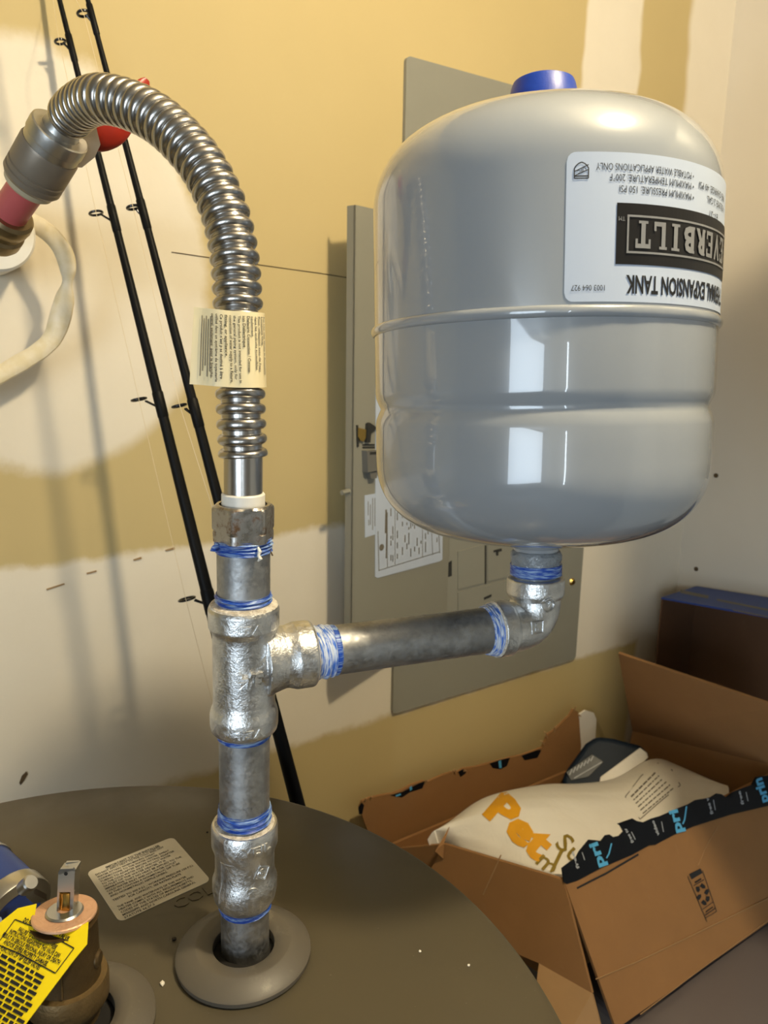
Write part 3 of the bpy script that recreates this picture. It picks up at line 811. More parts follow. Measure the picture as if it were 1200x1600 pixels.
# paper tag: a sheet wrapped over the hose and sticking out to the left
tc = Pb + AX * axy(542); ti0 = axy(604); ti1 = axy(487)
Uo = to; Ro = AX.cross(to)                                  # toward camera, toward picture right
def hose_at(t):
    z_t = (Pb + AX * t).z; b = min(PH, key=lambda p: abs((p - Pb).dot(AX) - t) + (10 if (p - Pb).cross(AX).length > .05 else 0)); return b
rw = ro + .0006
cs = []                                                     # cross-section (toward right, toward camera)
for i in range(15):
    a = math.radians(-100 + i * 190 / 14); cs.append((rw * math.sin(-a), rw * math.cos(a)))
cs = [(rw * math.sin(math.radians(a)), rw * math.cos(math.radians(a))) for a in range(105, -21, -9)]
lx, ly = cs[-1]
for i in range(1, 12):
    u = i / 11; cs.append((lx - .0175 * u, ly - .0025 * u + .0012 * math.sin(u * 5)))
acc = [0]
for a, b in zip(cs, cs[1:]): acc.append(acc[-1] + math.hypot(b[0] - a[0], b[1] - a[1]))
WT = acc[-1]; H0, H1 = ti0, ti1
def tag_pt(off):
    def f(u, v):
        """u from the left free edge rightward, v upward (0..1 of the tag height)"""
        s = WT - u; j = max(0, min(len(acc) - 2, next((i for i in range(len(acc) - 1) if acc[i + 1] >= s), len(acc) - 2)))
        w = (s - acc[j]) / (acc[j + 1] - acc[j]); a, b = cs[j], cs[j + 1]; x = a[0] + (b[0] - a[0]) * w; y2 = a[1] + (b[1] - a[1]) * w
        nx, ny = (b[1] - a[1]), -(b[0] - a[0]); L = math.hypot(nx, ny); nx, ny = nx / L, ny / L
        if ny < 0 and nx < 0: nx, ny = -nx, -ny
        if x < lx: ny = abs(ny)
        fl = max(0, min(1, (u) / .018)); hgt = H0 + (H1 - H0) * v + (1 - fl) * (.0012 + .0016 * (1 - v)) * (1 if v > .5 else .3)
        skew = (-.0030 * (1 - v)) * (1 - fl)
        base = hose_mid(hgt)
        return base + Ro * (x + nx * off + skew) + Uo * (y2 + ny * off)
    return f
mids = [(PH[i], (PH[i] - Pb).dot(AX)) for i in range(0, 560, 5)]
def hose_mid(t):
    for (a, ta), (b, tb) in zip(mids, mids[1:]):
        if ta <= t <= tb: return a.lerp(b, (t - ta) / (tb - ta))
    return Pb + AX * t + (mids[0][0] - Pb - AX * mids[0][1])
NU, NV = 40, 8; V = []; Fc = []; f_ = tag_pt(.0)
for i in range(NU + 1):
    for j in range(NV + 1): V.append(f_(WT * i / NU, j / NV))
for i in range(NU):
    for j in range(NV): Fc.append((i * (NV + 1) + j, (i + 1) * (NV + 1) + j, (i + 1) * (NV + 1) + j + 1, i * (NV + 1) + j + 1))
M['tag'] = simple('tag_cream', S(224, 210, 170), .3, 0, .04)
tg = mesh('paper_tag', V, Fc, M['tag'], fx, smooth=60, label='cream tag wrapped round the hose with sideways French and English print')
HT_ = (H1 - H0)
lines = ['For Use with Water in Accessible', 'Locations Only.', "Pour utilization avec de l'eau", 'dans les endroits accessibles', 'seulement.', 'Dielectric Connection / Connex-', 'ion Di\u00e9lectrique', 'This product is not intended for use in',
         'the general piping system, only for', 'connection of water supply to a fixture,', 'fitting, or appliance.', "Ce produit n'est pas destin\u00e9 \u00e0 \u00eatre", 'utilis\u00e9 dans un syst\u00e8me de tuyauterie', 'central, seulement pour le branche-']
fT_ = tag_pt(.0005); vis0 = .0180 + rw * .0                 # text spans from the free part to the visible right side of the wrap
uR = WT - acc[4]; step_ = (uR - .0095) / 13.2
it = []
for i, s in enumerate(lines):
    hgt = .0012 if i not in (5, 6) else .00145
    it.append((s, .06 * HT_, uR - .0012 - i * step_, hgt * .95, min(.88, len(s) * .0225 + .05) * HT_, 'l', .02))
# text runs downward: x of the text -> down the tag, y of the text -> rightward
mesh('printed_text', *put_text(it, lambda x, y: fT_(y, 1 - x / HT_)), M['ink'], tg, smooth=0)
rc_ = []
for i in range(5):
    u0 = .0040 + i * .00105; rc_.append((u0, .10 + .04 * (i % 2), u0 + .0004, .88 - .07 * (i % 3)))
mesh('fine_print', *join(*[put_rects([(r[1], r[0], r[3], r[2])], lambda x, y: fT_(y, 1 - x), 4) for r in rc_]), M['greyink'], tg, smooth=0)

# ------------------------------------------------------------------ valve on the left end of the hose
V0 = PC(105, 187, .4225); V1 = PC(30, 315, .452); VA = (V1 - V0).normalized()
sv = thing('shutoff_valve', 'grey push-fit shutoff valve with a red lever at the hose end', 'valve', V1)
mesh('sleeve', *lathe([(.0092, -.004), (.0094, 0), (.0100, .006), (.0106, .0095), (.0108, .012), (0, .012)], V0, VA, 48), M['dull'], sv)
mesh('collar_nut', *lathe([(.0100, .0080), (.0104, .0074), (.0152, .0074), (.0160, .0080), (.0163, .0100), (.0163, .0150), (.0157, .0156), (.0157, .0225), (.0140, .0232), (0, .0232)], V0, VA, 56), M['dull'], sv)
mesh('valve_body', *lathe([(0, .0195), (.0160, .0195), (.0166, .0210), (.0166, .034), (.0159, .0345), (.0159, .0355), (.0166, .0360), (.0166, .0378), (.0159, .0383), (.0159, .0393), (.0166, .0398), (.0166, .0425), (.0160, .0432), (.0154, .0445), (0, .0445)], V0, VA, 56), M['taupe'], sv)
mesh('push_ring', *lathe([(0, .0435), (.0140, .0435), (.0145, .0450), (.0140, .0478), (.0126, .0492), (.0100, .0492)], V0, VA, 56), M['beige'], sv)
SP = V0 + VA * .047; SQ = PC(10, 340, .464); SA = (SQ - SP).normalized()
# lever bracket and handle behind the hose
stem0 = V0 + VA * .024
mesh('stem', *cyl(PC(98, 232, .444), PC(136, 233, .446), .0075, 20, None, .001), M['dull'], sv)
bk = [(108, 240), (118, 212), (136, 199), (150, 197), (157, 226), (148, 246), (128, 262), (109, 261)]
n_b = -ray(135, 230).normalized(); pb_ = PC(135, 230, .440)
mesh('bracket', *slab([PP(x, y, pb_, n_b) for x, y in bk], n_b, .006), M['taupe'], sv)
hp_ = spline([PC(140, 214, .452), PC(158, 212, .4535), PC(182, 198, .456), (PC(205, 165, .459)), PC(222, 137, .461), PC(230, 124, .461)], 24)[0]
mesh('lever_handle', *tube(hp_, [.0070, .0080, .0086, .0090, .0091, .0092, .0092, .0091, .0089, .0087, .0085, .0083, .0080, .0077, .0074, .0071, .0068, .0065, .0062, .0058, .0053, .0046, .0036, .0018], 20, .42, True, ray(190, 170).cross(Vector((0, 0, 1)))), M['red'], sv, label='red vinyl lever handle')
# pink pipe running on to a brass fitting, stub to the wall
sp_ = thing('supply_pipe', 'pink plastic pipe in a dull brass elbow at the left edge', 'pipe', SQ)
mesh('pipe', *cyl(SP, SQ, .0102, 40), M['pink'], sp_)
BQ = SQ + SA * .016
mesh('brass_ring', *lathe([(.0102, -.006), (.0132, -.006), (.0148, -.004), (.0153, 0), (.0148, .0035), (.0138, .005), (.0138, .008), (.0153, .010), (.0155, .016), (.0143, .019), (0, .019)], SQ, SA, 56), M['brass_dark'], sp_)
WQ = PY(-22, 372, YW)
mesh('wall_stub', *tube(spline([SQ + SA * .012, SQ + SA * .03 + Vector((-.01, .03, 0)), WQ + Vector((0, -.12, 0)), WQ + Vector((0, -.002, 0))], 20)[0], .0105, 20), M['white_plastic'], sp_)
es = mesh('wall_escutcheon', *lathe([(.011, -.052), (.0305, -.052), (.0325, -.049), (.0332, 0), (.0, 0)], (WQ.x, YW - .0005, WQ.z), (0, 1, 0), 56), M['white_plastic'], None, (WQ.x, YW, WQ.z))
solo(es, 'round white plastic wall collar behind the brass ring at the left edge', 'pipe collar')
# white cable looping out from behind the collar
cpx = [(36, 345, .765), (58, 352, .758), (82, 370, .75), (100, 396, .748), (106, 425, .75), (102, 462, .755), (93, 500, .757), (82, 528, .76), (62, 548, .762), (30, 568, .764), (-10, 590, .765), (-70, 620, .77)]
cp3, cl = spline([PY(x, y, Y) for x, y, Y in cpx], 70)
rads = [.0080 + .0006 * noise.noise(Vector((i * .25, 0, 3))) - .0040 * math.exp(-((i - 22) / 2.6) ** 2) + .0014 * math.exp(-((i - 32) / 5.0) ** 2) for i in range(70)]
cb = mesh('cable', *tube(cp3, rads, 16, .55, True, (0, 0, 1)), M['cable'], None, cp3[-1]); solo(cb, 'flat cream electrical cable looping along the wall at left', 'cable')

# ------------------------------------------------------------------ relief valve, its tag and the blue pipe
rv = thing('relief_valve', 'brass relief valve with a copper disc on the heater lid', 'valve', (VB.x, VB.y, ZH))
dV = (VB - CAM).dot(FW); VT = PF(101, 1428, dV); VX = (VT - VB).normalized(); hV = (VT - VB).length
kz = lambda px, p: px * zc_of(p) / F_PX
mesh('valve_base', *lathe([(0, .0025), (.0150, .0025), (.0150, .006), (.0185, .012), (.0196, .014), (.0196, .0235), (.0188, .026), (0, .027)], VB, VX, 56), M['brass_band'], rv)
mesh('valve_body', *lathe([(0, .025), (.0160, .025), (.0158, .030), (.0152, .045), (.0150, hV - .004), (.0158, hV - .002), (0, hV - .002)], VB, VX, 48), M['brass'], rv)
side = VX.cross(to).normalized()
fr_ = -(FW)
mesh('casting_seam', *tube([VB + VX * (.027 + i * .006) + fr_ * (.0157 - .0006 * i * .2) + Vector((rgt.x, rgt.y, 0)).normalized() * .004 for i in range(4)], .0004, 6), M['brass_band'], rv)
mesh('side_boss', *cyl(VB + VX * .036 + Vector((rgt.x, rgt.y, 0)).normalized() * .012, VB + VX * .036 + Vector((rgt.x, rgt.y, 0)).normalized() * .0168, .0042, 20, None, .001), M['brass'], rv)
rd = kz(48, VT)
DT = (VX + Vector((rgt.x, rgt.y, 0)) * -.02 + FW * .10).normalized()
cd = mesh('copper_disc', *lathe([(0, -.0008), (rd - .0006, -.0008), (rd, -.0002), (rd, .0008), (rd - .0006, .0012), (0, .0012)], VT, DT, 64), M['copper'], rv, label='stamped copper disc')
mesh('washer', *lathe([(.0035, .0012), (.0085, .0012), (.0088, .0016), (.0080, .0024), (.0035, .0026)], VT, DT, 40), M['lever'], rv)
up0 = Vector((0, 0, 1)); rt0 = Vector((rgt.x, rgt.y, 0)).normalized()
b0 = VT + DT * .0020 + rt0 * -.0005
pz = lambda x, y: PP(x, y, b0, -FW)
lv = mesh('test_lever', *join(slab([pz(88, 1428), pz(91, 1364), pz(94, 1358), pz(114, 1357), pz(117, 1361), pz(115, 1394), pz(92, 1394), pz(92.5, 1430)], -FW, .0012),
          slab([pz(110, 1393), pz(116, 1393), pz(113, 1430), pz(108.5, 1430)], -FW, .0012),
          slab([p + FW * .0068 for p in (pz(92, 1428), pz(94, 1362), pz(114, 1361), pz(112, 1428))], -FW, .0012),
          slab([pz(88, 1428), pz(91, 1364), pz(91, 1364) + FW * .007, pz(88, 1428) + FW * .007], rt0 * -1, .001),
          slab([pz(117, 1361), pz(113.5, 1428), pz(113.5, 1428) + FW * .007, pz(117, 1361) + FW * .007], rt0, .001), slab([pz(91, 1364), pz(94, 1358), pz(114, 1357), pz(117, 1361), pz(117, 1361) + FW * .0075, pz(91, 1364) + FW * .0075], Vector((0, 0, 1)), .001)), M['lever'], rv, smooth=0)
mesh('lever_hole', *cyl(pz(103, 1365) - FW * .0003, pz(103, 1365) + FW * .0002, .0009, 16), M['dark'], rv)
cb_ = pz(101, 1428) + FW * .0045
mesh('plunger', *lathe([(0, 0), (.0044, 0), (.0040, .004), (.0036, .007), (.0040, .0105), (.0026, .0112), (.0026, .0136), (0, .0136)], cb_, VX, 28), M['gold'], rv)

# yellow tag: plane through four known places
tagpx = [(57, 1412), (54, 1430), (64, 1444), (84, 1452), (104, 1453), (124, 1448), (138, 1440), (136, 1475), (116, 1499), (40, 1600), (14, 1640), (-120, 1560), (-6, 1446), (28, 1419)]
tA = VT - DT * .0025 - FW * rd * .86; tn = (Vector((0, 0, 1)) * .86 - FW * .50 - rt0 * .10).normalized()
def yt(x, y, off=0.0):
    p = PP(x, y, tA, tn); return p + tn * off
tgv = [yt(x, y) for x, y in tagpx]
yy = thing('warning_tag', 'yellow warning tag hanging from the relief valve', 'tag', tA)
tag_o = mesh('tag_sheet', *slab(tgv, tn, .0004), M['yellow'], yy, smooth=0)
e0 = yt(40, 1442); tux = (yt(116, 1482) - e0).normalized(); tvy = tn.cross(tux)
def tf(off): return lambda x, y: e0 + tux * x + tvy * y + tn * off
def to_uv(x, y): q = yt(x, y) - e0; return q.dot(tux), q.dot(tvy)
sc1 = (yt(116, 1482) - e0).length / 86.0                     # metres per image pixel along a text row
def trow(s, xa, ya, xb, yb, h, bold=.03):
    u0, v0 = to_uv(xa, ya); u1, v1 = to_uv(xb, yb); V, Fc, tw = text2d(s, bold); sx = math.hypot(u1 - u0, v1 - v0) / tw; an = math.atan2(v1 - v0, u1 - u0); g = tf(.0004)
    sy = h / .69
    return [g(u0 + v.x * sx * math.cos(an) - v.y * sy * math.sin(an), v0 + v.x * sx * math.sin(an) + v.y * sy * math.cos(an)) for v in V], Fc
hN = .0018
rows = [('DO NOT REMOVE', 36, 1440, 72, 1455, hN), ('FROM VALVE.', 76, 1456, 107, 1471, hN), ('WARNING', 51, 1454, 71, 1465, hN * 1.1), ('FAILURE TO COMPLY WITH THESE', 28, 1455, 87, 1484, hN), ('INSTRUCTIONS REGARDING THIS VALVE CAN', 14, 1458, 92, 1497, hN),
        ('RESULT IN SERIOUS PERSONAL INJURY OR DEATH', 3, 1463, 92, 1508, hN), ('AND/OR SEVERE PROPERTY DAMAGE.', 5, 1474, 73, 1510, hN), ('FUNCTION OF T&P RELIEF VALVES', 0, 1484, 61, 1516, hN)]
mesh('printed_text', *join(*[trow(*r) for r in rows]), M['ink'], tag_o, smooth=0)
bars = []
random.seed(3)
for i in range(12):
    x0, y0 = -2 - i * 3.0, 1493 + i * 9.2; L = 74 - i * 1.6; x = -22.0
    dirx, diry = .877, .48
    while x < L:
        w = random.uniform(6, 17)
        u0, v0 = to_uv(x0 + x * dirx, y0 + x * diry); u1, v1 = to_uv(x0 + (x + w) * dirx, y0 + (x + w) * diry)
        an = math.atan2(v1 - v0, u1 - u0); hh_ = .0013; g = tf(.0004)
        bars.append(([g(u0, v0), g(u1, v1), g(u1 - hh_ * math.sin(an), v1 + hh_ * math.cos(an)), g(u0 - hh_ * math.sin(an), v0 + hh_ * math.cos(an))], [(0, 1, 2, 3)])); x += w + 2.4
mesh('fine_print', *join(*bars), M['ink'], tag_o, smooth=0)
bx_px = [(24, 1437), (62, 1452), (116, 1482), (87, 1521), (30, 1490), (-4, 1476)]
mesh('border_line', *strokes([to_uv(*p) for p in bx_px], .0005, tf(.0004)), M['ink'], tag_o, smooth=0)

# blue pipe with a clamp behind the tag
bp = thing('blue_pipe', 'dark blue pipe with a metal band clamp beside the yellow tag', 'pipe', PC(35, 1408, .42))
B0, B1 = PC(-95, 1318, .455), PC(24, 1432, .42); BA = (B1 - B0).normalized()
lb_ = (B1 - B0).length
mesh('pipe_body', *lathe([(0, 0), (.0210, 0), (.0210, lb_ - .02), (.0206, lb_), (0, lb_)], B0, BA, 48), M['bluepipe'], bp)
mesh('end_band', *lathe([(.0208, lb_ * .50), (.0218, lb_ * .50), (.0218, lb_ * .53), (.0208, lb_ * .53)], B0, BA, 48, None, None, True), M['dull'], bp)
cl_ = mesh('band_clamp', *lathe([(.0208, lb_ - .010), (.0216, lb_ - .010), (.0222, lb_ - .009), (.0222, lb_ - .001), (.0218, lb_), (.0150, lb_ + .0005)], B0, BA, 56, None, None, True), M['lever'], bp)
mesh('clamp_screw', *join(cyl(PC(37, 1388, .404), PC(49, 1378, .400), .0042, 20, None, .0008), slab([PC(40, 1392, .402), PC(52, 1386, .400), PC(73, 1397, .404), PC(52, 1402, .405)], Vector((0, 0, 1)), .004)), M['lever'], cl_)
f_n = -ray(2, 1450).normalized(); f_p = PC(2, 1450, .405)
ws = mesh('white_sticker', *slab([PP(x, y, f_p, f_n) for x, y in ((-30, 1425), (2, 1433), (7, 1448), (2, 1455), (-30, 1470))], f_n, .0006), M['label'], bp)

# ------------------------------------------------------------------ fishing rods
def rod(name, label, P_lo, P_hi, taper, guides, extra_hi):
    d = (P_hi - P_lo).normalized()
    bot = P_lo + d * ((.02 - P_lo.z) / d.z); top = P_hi + d * extra_hi
    r = thing(name, label, 'fishing rod', bot)
    n = 24; L = (top - bot).length
    pts = [bot.lerp(top, i / n) for i in range(n + 1)]
    mesh('blank', *tube(pts, [taper(p.z - CZ) for p in pts], 16), M['rod'], r)
    mesh('grip', *tube([bot, bot + d * .01, bot + d * .30, bot + d * .31], [.009, .012, .012, .008], 16), M['foam'], r)
    for gx, gy, kx, ky, rg_ in guides:
        # foot on the rod at image row ky, ring centre at (gx, gy)
        f = min((bot.lerp(top, i / 4000) for i in range(4001)), key=lambda p: abs((800 - F_PX * ((p - CAM).dot(upv) / upv.length_squared) / ((p - CAM).dot(c0) / c0.length_squared)) - ky))
        zf = zc_of(f); ctr = PC(gx, gy, zf * c0.length ** 0 - .0)
        ctr = PC(gx, gy, (f - CAM).dot(c0) / c0.length_squared)
        tr = taper(f.z - CZ)
        mesh('wrap', *tube([f - d * .012, f - d * .011, f + d * .011, f + d * .012], [tr, tr + .0005, tr + .0005, tr], 16), M['rod'], r)
        ring = []
        U, Vv, N = frame(d, ctr - f)
        for i in range(21):
            a = 2 * math.pi * i / 20; ring.append(ctr + U * rg_ * math.cos(a) + Vv * rg_ * math.sin(a))
        toward = (f - ctr).normalized()
        mesh('guide', *join(tube(ring, .0011, 8), tube([ctr + toward * rg_ * .98 + Vv * .002, (ctr + f) / 2 + d * -.001 + Vv * .0016, f - d * .004], .0009, 8), tube([ctr + toward * rg_ * .98 - Vv * .002, (ctr + f) / 2 + d * -.001 - Vv * .0016, f - d * .004], .0009, 8)), M['guide'], r)
    return r, bot, top
KC = c0.length_squared
A_lo, A_hi = PY(255, 650, .700), PY(108, 60, .772)
B_lo, B_hi = PY(307, 650, .606), PY(157, 75, .670)
ra, a0_, a1_ = rod('fishing_rod', 'black fishing rod nearer the wall, leaning left of the other rod', A_lo, A_hi, lambda z: max(.0016, .0042 - z * .0070),
    [(94, 65, 108, 75, .0042), (150, 333, 178, 342, .0056), (217, 624, 250, 632, .0066), (292, 936, 330, 940, .0075)], .10)
rb2, b0_, b1_ = rod('fishing_rod', 'black fishing rod nearer the corner, running down behind the steel hose', B_lo, B_hi, lambda z: max(.0016, .0036 - z * .0066),
    [(130, 21, 150, 30, .0042), (208, 324, 224, 335, .0046), (280, 634, 305, 645, .0055)], .28)
def line3(name, px, Y0, Y1, parent):
    n = len(px); P = [PY(x, y, Y0 + (Y1 - Y0) * i / (n - 1)) for i, (x, y) in enumerate(px)]
    mesh(name, *tube(P, .00022, 5), M['line'], parent)
line3('line', [(83, 0), (92, 62), (150, 332), (217, 624), (290, 935), (335, 1110)], .785, .62, ra)
line3('line', [(119, 0), (131, 22), (208, 324), (281, 634), (334, 800)], .66, .56, rb2)

# ------------------------------------------------------------------ breaker panel
YP = .80
pc_ = lambda x, y, Y=YP: PY(x, y, Y)
x0p, x1p = PY(623, 600, YP).x, 0.937
x0p = .5695
z1p, z0p = .333 + CZ, -.494 + CZ
bpnl = thing('breaker_panel', 'grey electrical breaker panel on the back wall with its door hanging open', 'electrical panel', (x0p, YP, z0p))
rp = rrect(x1p - x0p, z1p - z0p, .006)
mesh('cover', *slab([Vector((x0p + a, YP - .0015, z0p + b)) for a, b in rp], (0, -1, 0), .0055), M['panel'], bpnl, smooth=0)
# raised breaker plates and slots
def plate(name, pts, Y, mat, th=.002, parent=bpnl):
    return mesh(name, *slab([PY(x, y, Y) for x, y in pts], (0, -1, 0), th), mat, parent, smooth=0)
plate('breaker_plate', [(716, 862), (757, 850), (757, 911), (716, 921)], YP - .0030, M['panel'])
plate('breaker_plate', [(762, 850), (842, 826), (842, 890), (762, 909)], YP - .0030, M['panel'])
plate('breaker_plate', [(716, 926), (842, 895), (842, 960), (716, 985)], YP - .0030, M['panel'])
plate('slot', [(699, 880), (706, 876), (706, 900), (699, 902)], YP - .0022, M['panel_dark'])
plate('slot', [(772, 860), (784, 857), (784, 861), (779, 862), (779, 868), (776, 868), (776, 862), (772, 863)], YP - .0042, M['panel_dark'])
plate('slot', [(757.5, 852), (760, 852), (760, 912), (757.5, 913)], YP - .0018, M['panel_dark'])
plate('slot', [(757, 934), (768, 929), (768, 932), (757, 937)], YP - .0042, M['panel_dark'])
s_ = PY(894, 909, YP - .0015); sc_o = mesh('screw', *lathe([(0, .0035), (.004, .003), (.0062, 0), (0, 0)], s_, (0, -1, 0), 20), M['gold'], bpnl)
# open door: hinged to the cover, swung to the left, free edge standing off the wall
HP = PY(700, 900, YP - .003); an = math.radians(15); DTn = Vector((math.cos(an), math.sin(an), 0)); DN = Vector((math.sin(an), -math.cos(an), 0))
def dp(x, y, off=0.0): return PP(x, y, HP, DN) + DN * off
dl = (dp(552.5, 600) - HP).dot(DTn); dz1 = dp(555, 320).z; dz0 = dp(550, 985).z
dz0 = dp(550, 1040).z
P = [HP + DTn * a + Vector((0, 0, b - HP.z)) for a, b in ((dl, dz0), (0, dz0), (0, dz1), (dl, dz1))]
dr = mesh('door', *slab(P, DN, .0022), M['panel'], bpnl, smooth=0)
def dplate(name, pts, mat, off, th, parent, **kw): return mesh(name, *slab([dp(x, y, off) for x, y in pts], DN, th), mat, parent, smooth=0, **kw)
lip = HP + DTn * dl
mesh('door_lip', *slab([lip + Vector((0, 0, dz0 - HP.z)), lip + Vector((0, 0, dz1 - HP.z)), lip + Vector((0, 0, dz1 - HP.z)) - DN * .012, lip + Vector((0, 0, dz0 - HP.z)) - DN * .012], -DTn, .0012), M['panel'], dr, smooth=0)
dplate('brass_tab', [(557, 668), (569, 671), (569, 683), (565, 690), (560, 688), (557, 682)], M['gold'], .003, .003, dr)
dplate('latch_spring', [(571, 662), (574, 660), (586, 668), (576, 676), (575, 691), (569, 691)], M['panel_dark'], .004, .004, dr)
dplate('latch_edge', [(556, 664), (558, 664), (559, 698), (557, 698)], M['panel_dark'], .002, .002, dr)
for yy0 in (694, 698): dplate('vent_slot', [(566, yy0), (585, yy0 - .5), (585, yy0 + 2.2), (566, yy0 + 2.6)], M['panel_dark'], .0006, .0006, dr)
dplate('latch_body', [(565, 704), (590, 703), (590, 732), (566, 737)], M['latch'], .009, .009, dr)
dplate('latch_slot', [(569, 705), (589, 704), (589, 708), (569, 709)], M['panel_dark'], .0095, .0005, dr)
dplate('latch_tongue', [(571, 737), (583, 735), (582, 746), (573, 747)], M['latch'], .007, .007, dr)
mesh('catch_stub', *cyl(dp(553, 768, -.006), dp(540, 771, -.006), .003, 12), M['panel'], dr)
l1 = dplate('small_label', [(569.5, 774), (592, 770), (592, 833), (570, 840)], M['label'], .0006, .0005, dr)
l2 = dplate('wiring_label', [(586.5, 600), (693, 606), (690.5, 874), (686, 877), (589, 903), (585.5, 901)], M['label'], .0009, .0006, dr)
def dbar(pts, off): return [dp(x, y, off) for x, y in pts], [(0, 1, 2, 3)]
bars = [dbar([(601, 796), (603.5, 796), (602.5, 833), (600, 833)], .0012), dbar([(603, 801), (604.6, 801), (603, 872), (601.4, 872)], .0012)]
for x0, y0, x1, y1, w in ((589.5, 830, 591, 892, 1.0), (591, 891, 686, 862, 1.0), (604, 800, 604, 886, .8), (616, 790, 616, 882, .7), (659, 800, 659, 870, .7), (672, 800, 675, 867, .7), (683, 800, 686, 864, 1.0)):
    L = math.hypot(x1 - x0, y1 - y0); nx, ny = -(y1 - y0) / L * w / 2, (x1 - x0) / L * w / 2
    bars.append(dbar([(x0 + nx, y0 + ny), (x0 - nx, y0 - ny), (x1 - nx, y1 - ny), (x1 + nx, y1 + ny)], .0012))
random.seed(11)
for i in range(70):
    x = random.choice([609, 612, 619, 623, 627, 631, 634, 637, 640, 643, 646, 650, 653, 656, 663, 667, 670, 678, 681]); y = random.uniform(770, 888 - (x - 590) * .30); L = random.uniform(4, 13)
    y = min(y, 884 - (x - 590) * .29 - L); bars.append(dbar([(x, y), (x + 1.3, y - .3), (x + 1.3, y + L - .3), (x, y + L)], .0012))
mesh('fine_print', *join(*bars), M['greyink'], l2, smooth=0)
bars = [dbar([(x, y), (x + 1.0, y), (x + 1.0, y + L), (x, y + L)], .0008) for x, y, L in ((574, 783, 22), (577.5, 788, 32), (581, 778, 50), (584.5, 778, 44), (587, 784, 30), (575, 812, 9))]
mesh('fine_print', *join(*bars), M['greyink'], l1, smooth=0)
pm = dp(595, 855, .0012); mesh('round_mark', *lathe([(0, .0004), (.0042, .0003), (.0042, 0)], pm, DN, 24), M['greyink'], l2)

# ------------------------------------------------------------------ white appliance under the box
FL = PZ(880, 1375, -.56); XL = FL.x
FB = PX(963, 1608, XL); ZG = FB.z - .012
ap = thing('washing_machine', 'grey enamel washing machine carrying the open cardboard box', 'appliance', ((.60 + 1.19) / 2, .49, 0))
V, Fc = box(.60, 1.19, .19, .785, .02, ZG)
o = mesh('cabinet', V, Fc, M['enamel'], ap, smooth=0)
bv = o.modifiers.new('b', 'BEVEL'); bv.width = .012; bv.segments = 4
for a, b in ((.64, .24), (1.15, .24), (.64, .73), (1.15, .73)): mesh('foot', *cyl((a, b, 0), (a, b, .022), .02, 16), M['dark'], ap)
mesh('lid_seam', *box(.63, 1.16, .215, .2165, ZG - .0001, ZG + .0004), M['greyink'], ap, smooth=0)

# ------------------------------------------------------------------ open cardboard box
FR = Vector((1.035, FL.y, -.568 + CZ)); BR = Vector((1.015, .735, -.606 + CZ)); BL = PZ(694, 1319, -.600)
bxo = thing('cardboard_box', 'large torn open brown cardboard box holding a white plastic bag', 'box', ((FL.x + FR.x) / 2, (FL.y + BR.y) / 2, ZG))
th = .004
def wall4(name, a, b, zb=ZG + .004, mat=M['card']):
    a2, b2 = Vector((a.x, a.y, zb)), Vector((b.x, b.y, zb)); n = (b - a).cross(Vector((0, 0, 1)))
    return mesh(name, *slab([a2, b2, b, a], n, th), mat, bxo, smooth=0)
mid = (FL + FR + BR + BL) / 4
inn = lambda p, k2=.004: p + (Vector((mid.x, mid.y, p.z)) - p).normalized() * k2
BR2 = Vector((1.015, .764, -.665 + CZ)); BLb = Vector((.515, .764, -.665 + CZ))
wall4('front_wall', FL, FR); wall4('right_wall', FR, BR2); wall4('back_wall', BR2, BLb); wall4('left_wall', BL, FL); wall4('left_wall', BLb, BL)
mesh('bottom', *slab([Vector((p.x, p.y, ZG + .0045)) for p in (FL, FR, BR2, BLb, BL)], (0, 0, 1), .004), M['card'], bxo, smooth=0)
# front flap: hinged on the front edge, folded out and down on to the machine top
FBR = PX(1265, 1390, FR.x); FBR = FB + (FR - FL); nF = (FR - FL).cross(FB - FL).normalized()
if nF.dot(CAM - FL) < 0: nF = -nF
def fp(x, y, off=0.0): return PP(x, y, FL, nF) + nF * off
ff = mesh('front_flap', *slab([FL + nF * .001, FB, FBR, FR + nF * .001], nF, .0035), M['card'], bxo, smooth=0)
mesh('crease', *tube([fp(930, 1530, .0008), fp(1000, 1500, .001), fp(1110, 1447, .001), fp(1200, 1403, .001), fp(1260, 1375, .001)], .0006, 6), M['card_edge'], ff)
mesh('crease', *tube([fp(1000, 1585, .0004), fp(1100, 1510, .0004), fp(1200, 1438, .0004)], .0005, 6), M['card_edge'], ff)
mesh('crease', *tube([fp(1121, 1291, .0011), fp(1103, 1320, .0011), fp(1090, 1352, .0011)], .0004, 6), M['card_edge'], ff)
# torn black tape along the hinge: jagged upper edge
up_px = [(876, 1356), (888, 1347), (898, 1340), (903, 1330), (913, 1318), (918, 1312), (928, 1313), (937, 1314), (944, 1305), (950, 1304), (956, 1308), (965, 1306), (972, 1299), (967, 1290), (963, 1287), (972, 1288), (980, 1289), (986, 1279), (993, 1283), (1003, 1285), (1016, 1279),
         (1030, 1275), (1046, 1268), (1060, 1262), (1073, 1257), (1085, 1250), (1098, 1248), (1108, 1246), (1117, 1240), (1125, 1241), (1132, 1246), (1142, 1246), (1142, 1238), (1160, 1231), (1172, 1227), (1178, 1230), (1179, 1214), (1200, 1212), (1212, 1208), (1225, 1205), (1240, 1203)]
lo_px = [(1245, 1246), (1200, 1259), (1140, 1273), (1080, 1292), (1050, 1305), (1022, 1320), (1012, 1321), (985, 1336), (940, 1355), (900, 1376), (884, 1381), (879, 1378)]
